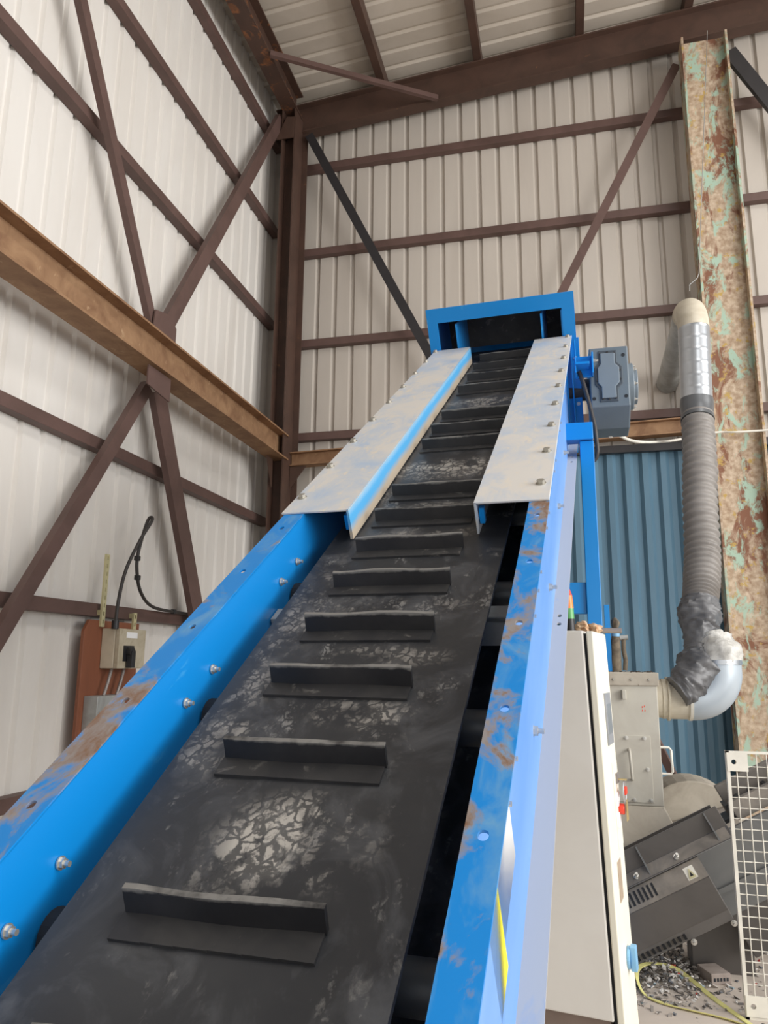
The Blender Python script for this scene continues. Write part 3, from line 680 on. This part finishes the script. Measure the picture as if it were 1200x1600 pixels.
for k in range(5): obj('lid_screw', MB().cyl((hx0 + .12 + .11 * k, hy0 - .02, 1.555), (hx0 + .12 + .11 * k, hy0 - .01, 1.555), .008, 10), 'zinc_dull', lid)
mb = MB().box((.325, hy0 - .035, 1.43), (.35, hy0, 1.49)); obj('latch', mb, 'hop_grey', hop, .004)
mb = MB().box((.0, hy0 - .006, .80), (.485, hy0, 1.205)); pan = obj('access_panel', mb, 'hop_grey', hop, .002)
for x, z in ((.34, 1.19), (.45, 1.19), (.46, 1.0), (.47, .815), (.37, .815)):
    place('bolt', bolt_side, pan, ax_matrix(Vector((x, hy0 - .006, z)), (0, -1, 0), (0, 0, 1)))
mb = MB().tube([(.352, hy0 - .005, 1.12), (.352, hy0 - .045, 1.11), (.356, hy0 - .05, 1.03), (.360, hy0 - .045, .945), (.360, hy0 - .005, .935)], .009, 10)
obj('pull_handle', mb, 'hop_grey', pan, 0, True)
mb = MB().tube([(hx1, 5.22, 1.135), (hx1 + .05, 5.22, 1.135), (hx1 + .062, 5.22, 1.12), (hx1 + .065, 5.22, .99), (hx1 + .055, 5.22, .975), (hx1, 5.22, .975)], .008, 10)
obj('side_handle', mb, 'mesh_white', hop, 0, True)
for k, (dx, dz) in enumerate(((0, 0), (.022, 0), (0, .022), (.018, .026))):
    obj('red_mark', MB().box((.445 + dx * .7, hy0 - .001, 1.355 + dz), (.450 + dx * .7, hy0 + .001, 1.366 + dz)), 'red', hop)
# rotor housing behind it, covered in dust
rh = thing('rotor_housing', 'dust covered rounded machine housing beside the granulator hopper', 'machine', (.82, 6.1, 0))
arc = [(.82 + .33 * math.cos(a), .56 + .285 * math.sin(a)) for a in [math.radians(x) for x in range(0, 181, 12)]]
mb = MB().prism(arc + [(.49, .0), (1.15, .0)], (0, 5.92, 0), (1, 0, 0), (0, 0, 1), (0, .4, 0)); obj('housing_shell', mb, 'hop_dusty', rh, .01)
mb = MB().prism([(.70, .34), (1.12, .55), (1.06, .70), (.64, .56)], (0, 5.87, 0), (1, 0, 0), (0, 0, 1), (0, .05, 0)); fl2 = obj('housing_flange', mb, 'machine_dust', rh, .006)
for x, z in ((.74, .52), (.93, .615)):
    place('bolt', hex_bolt_mesh('bolt', .028, .02, (.034, .006), 'zinc', .02), fl2, ax_matrix(Vector((x, 5.87, z)), (0, -1, 0), (0, 0, 1)))

# filter canister caked with dust, on the hopper lid
fc = thing('filter_canister', 'dust caked canister with pale cap standing on the granulator lid', 'filter', (.33, 5.5, 1.60))
obj('canister', MB().tube([(.318, 5.5, 1.60), (.318, 5.5, 1.70), (.322, 5.5, 1.80), (.325, 5.5, 1.84)], [.035, .036, .032, .028], 16), 'dust_brown', fc, 0, True)
obj('canister_cap', MB().tube([(.325, 5.5, 1.84), (.325, 5.5, 1.88), (.327, 5.5, 1.90)], [.026, .028, .018], 16), 'handle_blue', fc, 0, True)
obj('dust_lump', lump((.325, 5.5, 1.93), 1, .028, .03, .04, 9, .2), 'dust_brown', fc, 0, True, 60)
obj('hydraulic_hose', MB().tube([(.375, 5.5, 1.61), (.382, 5.5, 1.68), (.372, 5.5, 1.75), (.375, 5.5, 1.82)], .016, 10), 'dust_brown', fc, 0, True)
obj('hose_fitting', MB().cyl((.35, 5.5, 1.83), (.405, 5.5, 1.835), .018, 12), 'galv_dull', fc, 0, True)
mb = MB().prism([(0, 0), (.035, 0), (.035, .008), (.008, .008), (.008, .07), (0, .07)], (.255, 5.48, 1.60), (1, 0, 0), (0, 1, 0), (0, 0, .46))
tag(obj('upright_bracket', mb, 'blue', None), 'dark blue angle upright behind the blue leg on granulator lid', 'bracket')
mb = MB().bar((.50, 6.62, 1.44), (1.09, 6.42, .0), .05, .06)
tag(obj('leaning_bar', mb, 'steel_brown', None), 'brown steel bar standing aslant behind the granulator, before the blue cladding', 'bar')

# ------------------------------------------------------------------ extraction duct
du = thing('extraction_duct', 'extraction duct of silver pipe and ribbed grey hose beside the rusty column', 'duct', (1.0, 6.0, 1.3))
r0 = .128
hp_ = [(1.20, 8.47, 4.76)] + [(1.185, 7.6, 4.76), (1.165, 6.75, 4.76)]
obj('wall_pipe', MB().tube(hp_, r0 * .92, 28), 'galv_dull', du, 0, True, 50)
el = [(1.165, 6.75 - .25 * math.sin(a), 4.76 - .25 * (1 - math.cos(a))) for a in [PI / 2 * k / 10 for k in range(11)]]
obj('top_elbow', MB().tube(el, r0, 28), 'duct_beige', du, 0, True, 50)
rr_, pp_ = [], []
for k in range(61):
    f = k / 60; z = 4.51 - .70 * f; pp_.append((1.165 - .03 * f, 6.50 - .04 * f, z)); rr_.append(r0 * (1.0 + (.018 if k % 10 == 0 else 0)))
obj('spiral_pipe', MB().tube(pp_, rr_, 32), 'galv', du, 0, True, 50)
obj('tape_band', MB().tube([(1.138, 6.462, 3.86), (1.135, 6.46, 3.80), (1.133, 6.45, 3.72), (1.128, 6.43, 3.66)], [.131, .135, .129, .134], 28), 'tape', du, 0, True, 50)
ctrl = [Vector(p) for p in ((1.13, 6.44, 3.70), (1.095, 6.28, 3.30), (1.045, 6.12, 2.90), (1.01, 5.98, 2.50), (.96, 5.82, 2.22), (.915, 5.70, 2.05))]
def cat(P, n):
    out = []; Q = [P[0] * 2 - P[1]] + P + [P[-1] * 2 - P[-2]]
    for i in range(1, len(Q) - 2):
        for k in range(n):
            t_ = k / n; a, b, c_, d = Q[i - 1], Q[i], Q[i + 1], Q[i + 2]
            out.append(.5 * ((2 * b) + (c_ - a) * t_ + (2 * a - 5 * b + 4 * c_ - d) * t_ ** 2 + (3 * b - a - 3 * c_ + d) * t_ ** 3))
    return out + [P[-1]]
hpth = cat(ctrl, 42)
nr = len(hpth)
hr = []
for k in range(nr):
    f = k / (nr - 1); rib = .010 * math.cos(2 * PI * k / 7.0)
    hr.append(.122 + rib + (.006 if .24 < f < .30 else 0) - .012 * max(0, f - .75) * 4)
obj('ribbed_hose', MB().tube(hpth, hr, 28), 'hose', du, 0, True, 60)
# crumpled plastic sleeve joining the hose to the lower elbow
rnd = random.Random(11)
from mathutils import noise as mnoise
def crumple(path, radii, seg, amp, seed):
    path = cat([Vector(p) for p in path], 3); nr_ = len(radii); m = len(path)
    rr = [radii[min(nr_ - 1, i // 3)] for i in range(m)]; seg *= 2
    mb = MB().tube(path, rr, seg); off = Vector((seed * 3.7, seed * 1.3, 0))
    for i in range(m):
        for k_ in range(seg):
            p = mb.v[i * seg + k_]; q = p * 9 + off
            f = mnoise.noise(q) * 1.3 + (abs(mnoise.noise(q * 2.3)) - .3) * 1.5 + (abs(mnoise.noise(q * 5)) - .3) * .6
            mb.v[i * seg + k_] = path[i] + (p - path[i]) * (1 + amp * 1.7 * f)
    return mb
sl = cat([Vector(p) for p in ((.925, 5.72, 2.10), (.905, 5.66, 1.95), (.885, 5.58, 1.80), (.87, 5.53, 1.68), (.84, 5.48, 1.58))], 5)
obj('plastic_sleeve', crumple(sl, [.128 + .02 * math.sin(i * .5) for i in range(len(sl))], 22, .09, 4), 'bag', du, 0, True, 50)
fp = cat([Vector(p) for p in ((.86, 5.46, 1.66), (.80, 5.42, 1.56), (.74, 5.40, 1.50), (.69, 5.385, 1.47))], 4)
obj('plastic_flap', crumple(fp, [.13 - .002 * i for i in range(len(fp))], 18, .10, 8), 'bag', du, 0, True, 50)
lx = [(.5, 5.5, 1.425), (.60, 5.5, 1.425)]
obj('inlet_collar', MB().tube(lx, .125, 28), 'duct_beige', du, 0, True, 50)
obj('collar_ring', MB().tube([(.632, 5.5, 1.425), (.645, 5.5, 1.425)], .145, 28), 'duct_beige', du, 0, True, 50)
obj('inlet_stub', MB().tube([(.60, 5.5, 1.425), (.78, 5.5, 1.425)], .132, 28), 'duct_beige', du, 0, True, 50)
er = .18
ell = [(.77, 5.5, 1.425), (.80, 5.5, 1.425)] + [(.80 + er * math.sin(a), 5.5, 1.425 + er * (1 - math.cos(a))) for a in [PI / 2 * k / 14 for k in range(1, 15)]] + [(.98, 5.5, 1.66)]
obj('lower_elbow', MB().tube(ell, .137, 32), 'duct_light', du, 0, True, 50)
obj('elbow_rim', MB().tube([(.765, 5.5, 1.425), (.785, 5.5, 1.425)], .141, 32), 'mesh_white', du, 0, True, 50)
obj('hose_clamp', MB().tube([(.98, 5.5, 1.655), (.98, 5.5, 1.685)], .143, 32), 'galv', du, 0, True, 50)
obj('pale_sleeve', crumple([Vector((.98, 5.5, 1.68)), Vector((.985, 5.5, 1.72)), Vector((.98, 5.52, 1.77)), Vector((.965, 5.55, 1.82)), Vector((.95, 5.57, 1.87))], [.14, .145, .125, .085, .04], 22, .07, 2), 'bag_white', du, 0, True, 50)
# hanging wire, white cable
mb = MB().tube([(1.165, 6.55, 4.90), (1.17, 6.55, 4.96), (1.25, 6.62, 5.05), (1.27, 6.63, 5.1), (1.82, 7.94, 8.78)], .0035, 6)
tag(obj('hanging_wire', mb, 'galv_dull', None), 'thin wire from the roof beam holding the top duct elbow', 'wire')
pts = cat([Vector(p) for p in ((.317, 4.86, 3.10), (.382, 5.05, 3.162), (.498, 5.5, 3.253), (.653, 6.0, 3.376), (.861, 6.6, 3.545), (1.11, 7.2, 3.732), (1.535, 7.93, 3.992), (1.751, 7.95, 3.99), (2.051, 7.95, 3.991), (3.3, 8.0, 4.02))], 6)
tag(obj('white_cable', MB().tube(pts, .011, 8), 'cable_white', None, 0, True), 'thin white cable slung from gearbox past the hose to rusty column', 'cable')

# ------------------------------------------------------------------ side wall: isolator board
X0 = -3.548
tag(obj('backboard', MB().prism([(4.96, 1.86), (5.02, 1.95), (5.70, 1.95), (5.70, .95), (4.96, .95)], (X0, 0, 0), (0, 1, 0), (0, 0, 1), (.03, 0, 0)), 'board', None, .004), 'brown board on the side wall carrying the isolator box', 'board')
iso = thing('isolator_switch', 'old cream isolator box with black rotary switch on the brown board', 'switch', (X0 + .03, 5.36, 1.58))
obj('casing', MB().box((X0 + .03, 5.18, 1.585), (X0 + .15, 5.55, 1.89)), 'iso_side', iso, .008)
obj('casing_lid', MB().box((X0 + .15, 5.18, 1.585), (X0 + .19, 5.55, 1.89)), 'iso', iso, .006)
obj('name_plate', MB().box((X0 + .19, 5.27, 1.82), (X0 + .193, 5.42, 1.865)), 'white', iso)
obj('switch_plate', MB().box((X0 + .19, 5.24, 1.64), (X0 + .197, 5.38, 1.76)), 'black_plastic', iso)
obj('switch_knob', MB().cyl((X0 + .19, 5.30, 1.71), (X0 + .24, 5.30, 1.71), .036, 20).box((X0 + .20, 5.275, 1.59), (X0 + .25, 5.325, 1.72)), 'black_plastic', iso, .004)
jb = thing('junction_box', 'small grey junction box on brown board below the isolator box', 'box', (X0 + .03, 5.16, 1.2))
obj('casing', MB().box((X0 + .03, 5.02, 1.1), (X0 + .15, 5.38, 1.385)), 'galv_dull', jb, .006)
for y, lab in ((5.24, 'grey flexible conduit under isolator box, nearer its wall-side corner'), (5.41, 'grey flexible conduit under isolator box below the rotary switch')):
    p = cat([Vector(q) for q in ((X0 + .1, y, 1.585), (X0 + .105, y - .035, 1.50), (X0 + .10, y - .06, 1.42), (X0 + .095, y - .07, 1.385))], 5)
    tag(obj('conduit', MB().tube(p, .013, 10), 'rod', None, 0, True), lab, 'conduit', 'conduits under the isolator box')
def slotted(y, z0, z1, x):
    holes = []; zz = z0 + .04
    while zz < z1 - .02: holes.append((0, zz)); zz += .062
    fr = Matrix(((0, 0, 1, x), (1, 0, 0, y), (0, 1, 0, 0), (0, 0, 0, 1)))
    return holes, fr
for y, z0, z1, lab in ((5.155, 1.90, 2.466, 'tall pale slotted channel sticking up above the brown board'), (5.60, 1.90, 2.035, 'short pale slotted channel above the isolator box')):
    e_ = thing('slotted_channel', lab, 'channel', (-3.51, y, z0))
    hl, fr = slotted(y, z0, z1, -3.50)
    holed_plate('slotted_face', e_, [(-.022, z0), (.022, z0), (.022, z1), (-.022, z1)], hl, fr, .003, 'strut', r=.007, slot=.010)
    mb = MB().box((-3.517, y - .022, z0), (-3.501, y - .019, z1)); mb.box((-3.517, y + .019, z0), (-3.501, y + .022, z1)); obj('channel_side', mb, 'strut', e_)
    mb = MB().box((-3.549, y - .012, 1.99), (-3.51, y + .012, 2.03)); obj('wall_bracket', mb, 'strut', e_)
cb = cat([Vector(p) for p in ((-3.40, 5.17, 1.89), (-3.40, 5.19, 2.12), (-3.40, 5.26, 2.36), (-3.38, 5.40, 2.62), (-3.36, 5.52, 2.80), (-3.39, 5.535, 2.83), (-3.42, 5.53, 2.76), (-3.43, 5.46, 2.52), (-3.44, 5.48, 2.36), (-3.45, 5.58, 2.20), (-3.47, 5.82, 2.10), (-3.49, 6.32, 2.085), (-3.53, 6.8, 2.09))], 8)
cbo = thing('black_cable', 'black cable looping up from isolator box and back down to the rail', 'cable', (-3.40, 5.2, 1.89))
obj('cable_run', MB().tube(cb, .014, 10), 'cable_black', cbo, 0, True)
obj('cable_gland', MB().cyl((-3.40, 5.17, 1.885), (-3.40, 5.17, 1.95), .028, 14), 'black_plastic', cbo, 0, True)
for p in (cb[58], cb[66], cb[86]): obj('cable_tie', MB().box(tuple(p - Vector((.02, .02, .02))), tuple(p + Vector((.02, .02, .02)))), 'black_plastic', cbo, .004)

# ------------------------------------------------------------------ small inclined machine on the floor
sm = thing('inclined_feeder', 'low charcoal inclined feeder with vented cover behind the mesh panel', 'machine', (.6, 4.75, 0))
ang = math.radians(28); A_ = Vector((math.cos(ang), 0, math.sin(ang))); B_ = Vector((-math.sin(ang), 0, math.cos(ang))); P0 = Vector((.79, 0, .345))
def fw(a, y, b): return P0 + A_ * a + B_ * b + Vector((0, y, 0))
prof = [(4.86, 0), (4.57, 0), (4.50, .075), (4.50, .245), (4.56, .345), (4.86, .345)]
mb = MB().prism([(y, b) for y, b in prof], fw(-.60, 0, 0), (0, 1, 0), B_, A_ * .60); cv_ = obj('motor_cover', mb, 'machine_black', sm, .004)
def slot_on(p0, p1, a0, wd, nm, h=.005):
    "dark slot lying on the bevelled face from p0 to p1 (y,b)"
    (ya, ba), (yb, bb) = p0, p1; nrm = (Vector((0, 1, 0)) * (bb - ba) * -1 + B_ * (yb - ya)); nrm.normalize()
    if nrm.y > 0: nrm = -nrm
    o = [fw(a0, ya, ba), fw(a0 + wd, ya, ba), fw(a0 + wd, yb, bb), fw(a0, yb, bb)]
    mb = MB().hexa([q - nrm * .004 for q in o] + [q + nrm * h for q in o]); return mb
obj('dusty_top_panel', slot_on((4.503, .250), (4.556, .339), -.598, .596, 'd', .0025), 'machine_dust', cv_)
for k in range(8):
    obj('vent_slot', slot_on((4.514, .268), (4.548, .325), -.475 + .026 * k, .012, 'v'), 'dark', cv_)
for k in range(10):
    obj('vent_slot', slot_on((4.552, .019), (4.520, .054), -.545 + .030 * k, .014, 'v'), 'dark', cv_)
wl_ = obj('warning_label', slot_on((4.512, .265), (4.545, .32), -.105, .055, 'l', .0045), 'mesh_white', cv_)
pA, pB, pC = fw(-.098, 4.5105, .270), fw(-.056, 4.5105, .270), fw(-.077, 4.537, .314)
nn_ = (pB - pA).cross(pC - pA).normalized(); nn_ = nn_ if nn_.y < 0 else -nn_
mb = MB().add([p + nn_ * .004 for p in (pA, pB, pC)] + [p + nn_ * .0058 for p in (pA, pB, pC)], [(0, 2, 1), (3, 4, 5), (0, 1, 4, 3), (1, 2, 5, 4), (2, 0, 3, 5)]); obj('warning_triangle', mb, 'strut', wl_)
m2 = (pA + pB + pC) / 3; mb = MB().add([m2 + (p - m2) * .45 + nn_ * .0055 for p in (pA, pB, pC)] + [m2 + (p - m2) * .45 + nn_ * .0068 for p in (pA, pB, pC)], [(0, 2, 1), (3, 4, 5), (0, 1, 4, 3), (1, 2, 5, 4), (2, 0, 3, 5)]); obj('warning_sign_mark', mb, 'black_plastic', wl_)
mb = MB().prism([(4.56, .345), (4.54, .352), (4.60, .405), (4.60, .51), (4.61, .51), (4.61, .40), (4.58, .345)], fw(-.66, 0, 0), (0, 1, 0), B_, A_ * .88); tr = obj('trough_side', mb, 'machine_black', sm, .002)
obj('dusty_ledge', slot_on((4.545, .3555), (4.598, .402), -.655, .86, 'd', .0015), 'machine_dust', tr)
mb = MB().box((-.66, 5.0, .35), (.22, 5.01, .44), fw); obj('trough_side', mb, 'machine_black', sm)
for a in (-.27, .14):
    mb = MB().prism([(4.55, .356), (4.60, .405), (4.60, .505), (4.592, .505)], fw(a, 0, 0), (0, 1, 0), B_, A_ * .008); obj('trough_rib', mb, 'machine_grey', tr)
for a in (-.34, -.10): place('bolt', bolt_big, tr, ax_matrix(fw(a, 4.57, .378), (0, -.7, .7), (1, 0, 0)))
mb = MB().box((-.60, 4.68, -.02), (.75, 4.71, .36), fw); obj('side_plate', mb, 'machine_grey', sm, .003)
mb = MB().box((0, 4.66, .10), (.75, 4.68, .125), fw); obj('plate_rib', mb, 'machine_grey', sm)
mb = MB().box((.0, 4.70, -.25), (.30, 4.74, .0), fw); obj('foot_plate', mb, 'machine_black', sm, .004)
mb = MB().prism([(.60, 0), (.92, 0), (.92, .42), (.60, .25)], (0, 4.8, 0), (1, 0, 0), (0, 0, 1), (0, .2, 0)); obj('stand', mb, 'machine_black', sm, .004)
for a, b in ((-.01, -.012), (-.24, -.012)): place('bolt', bolt_big, cv_, ax_matrix(fw(a, 4.56, b), (0, -1, 0), A_))
mb = MB().box((.30, 4.75, .36), (1.35, 4.80, .46), fw); mb.box((.30, 4.98, .36), (1.35, 5.03, .52), fw); obj('conveyor_frame', mb, 'machine_dust', sm, .004)
mb = MB().box((.20, 4.80, .36), (1.35, 4.98, .38), fw); fb = obj('feeder_belt', mb, 'rubber', sm)
for k in range(12): obj('flight', MB().box((.28 + .085 * k, 4.82, .38), (.30 + .085 * k, 4.97, .44), fw), 'rubber', fb)
mb = MB().box((1.0, 4.9, -.9), (1.07, 4.97, .36), fw); 
obj('feeder_leg', MB().box((1.45, 4.9, 0), (1.52, 4.97, .70)), 'machine_black', sm)

# ------------------------------------------------------------------ mesh panel
gp = thing('wire_mesh_panel', 'off white welded wire mesh panel standing on the floor', 'mesh panel', (1.15, 4.25, 0))
gy = 4.25; gx = .755; gxe = 1.55; gzt = 1.225
mb = MB().prism([(0, 0), (.016, 0), (.016, .004), (.004, .004), (.004, .03), (0, .03)], (gx, gy, 0), (1, 0, 0), (0, 1, 0), (0, 0, gzt)); mb.box((gx, gy, gzt - .012), (gxe, gy + .012, gzt)); mb.box((gx, gy, 0), (gxe, gy + .012, .012)); mb.box((gxe - .016, gy, 0), (gxe, gy + .03, gzt))
obj('panel_frame', mb, 'mesh_white', gp)
mb = MB(); n_ = int((gxe - gx) / .0475)
for k in range(1, n_ + 1): mb.cyl((gx + .0475 * k, gy + .006, .01), (gx + .0475 * k, gy + .006, gzt - .01), .0026, 6)
for k in range(1, int(gzt / .05)): mb.cyl((gx + .01, gy + .011, .05 * k), (gxe - .01, gy + .011, .05 * k), .0026, 6)
obj('wire_mesh', mb, 'mesh_white', gp)
for z0, z1 in ((1.135, 1.21), (.015, .105)):
    zc = (z0 + z1) / 2
    fr = Matrix(((1, 0, 0, gx + .055), (0, 0, 1, gy - .003), (0, 1, 0, zc), (0, 0, 0, 1)))
    mb_ = holed_plate('corner_plate', gp, [(-.052, -.045), (.045, -.045), (.045, .045), (-.052, .045)], [(-.02, 0)], fr, .004, 'mesh_white', r=.012)

# ------------------------------------------------------------------ floor litter
bk = thing('perforated_brick', 'grey perforated brick lying on the floor by the scrap pile', 'brick', (.72, 4.72, 0))
rb = Matrix.Rotation(math.radians(22), 3, 'Z')
def bw(x, y, z): q = rb @ Vector((x, y, 0)); return Vector((.705 + q.x, 4.665 + q.y, z))
obj('brick_body', MB().box((-.055, -.03, 0), (.055, .11, .055), bw), 'brick', bk, .003)
for k in range(5): obj('brick_hole', MB().box((-.042 + .018 * k, -.0315, .018), (-.031 + .018 * k, -.02, .034), bw), 'hole', bk)
sp = cat([Vector(p) for p in ((.80, 4.10, .006), (.66, 4.40, .006), (.56, 4.62, .02), (.50, 4.70, .035), (.42, 4.72, .045), (.34, 4.68, .05), (.295, 4.60, .045), (.288, 4.50, .02), (.315, 4.38, .008), (.40, 4.31, .006), (.50, 4.27, .006), (.66, 4.215, .006), (.80, 4.13, .006))], 8)
mb = MB(); vs_ = []; fs_ = []
for i, p in enumerate(sp):
    d = (sp[min(i + 1, len(sp) - 1)] - sp[max(i - 1, 0)]).normalized(); s_ = d.cross(Vector((0, 0, 1))).normalized(); tw = .6 * math.sin(i * .09)
    s_ = s_ * math.cos(tw) + Vector((0, 0, 1)) * abs(math.sin(tw)); h_ = Vector((0, 0, .0025))
    vs_ += [p - s_ * .010 - h_, p + s_ * .010 - h_, p + s_ * .010 + h_, p - s_ * .010 + h_]
for i in range(len(sp) - 1):
    for q in range(4): fs_.append((4 * i + q, 4 * i + (q + 1) % 4, 4 * i + 4 + (q + 1) % 4, 4 * i + 4 + q))
fs_ += [(3, 2, 1, 0), tuple(4 * (len(sp) - 1) + q for q in range(4))]
mb.add(vs_, fs_); tag(obj('packing_strap', mb, 'strap', None), 'loop of yellow packing strap lying on the floor', 'strap')
def chips(n, area_fn, size, seed, z_fn):
    rn = random.Random(seed); mb = MB()
    for _ in range(n):
        x, y = area_fn(rn); z = z_fn(x, y, rn); s_ = size * rn.uniform(.4, 1.5)
        R = Matrix.Rotation(rn.uniform(0, 6.28), 3, 'Z') @ Matrix.Rotation(rn.uniform(-.7, .7), 3, 'X') @ Matrix.Rotation(rn.uniform(-.7, .7), 3, 'Y')
        a, b, c_ = s_ * rn.uniform(.5, 1.2), s_ * rn.uniform(.3, .8), s_ * rn.uniform(.06, .25)
        mb.hexa([Vector((x, y, z + s_ * .25)) + R @ Vector(q) for q in ((-a, -b, -c_), (a, -b * .7, -c_), (a * .8, b, -c_), (-a * .9, b * .8, -c_), (-a, -b, c_), (a, -b * .7, c_), (a * .8, b, c_), (-a * .9, b * .8, c_))])
    return mb
def pile_area(rn): return rn.gauss(.42, .15), rn.gauss(4.72, .20)
def pile_z(x, y, rn): return .055 * math.exp(-((x - .40) / .2) ** 2 - ((y - 4.78) / .25) ** 2) * rn.uniform(.2, 1)
tag(obj('scrap_pile', chips(1000, pile_area, .012, 21, pile_z), 'scrap', None), 'heap of shredded metal scrap on the floor under the charcoal feeder', 'scrap', None, 'stuff')
tag(obj('floor_debris', chips(520, lambda rn: (rn.uniform(.25, 1.6), rn.uniform(4.3, 6.0)), .010, 22, lambda x, y, rn: 0), 'scrap', None), 'loose scrap crumbs scattered over the concrete beyond mesh panel', 'debris', None, 'stuff')
tag(obj('lid_crumbs', chips(70, lambda rn: (rn.uniform(.0, .54), rn.uniform(5.19, 5.45)), .008, 23, lambda x, y, rn: 1.60), 'crumbs', None), 'dark crumbs lying along the granulator lid', 'crumbs', None, 'stuff')
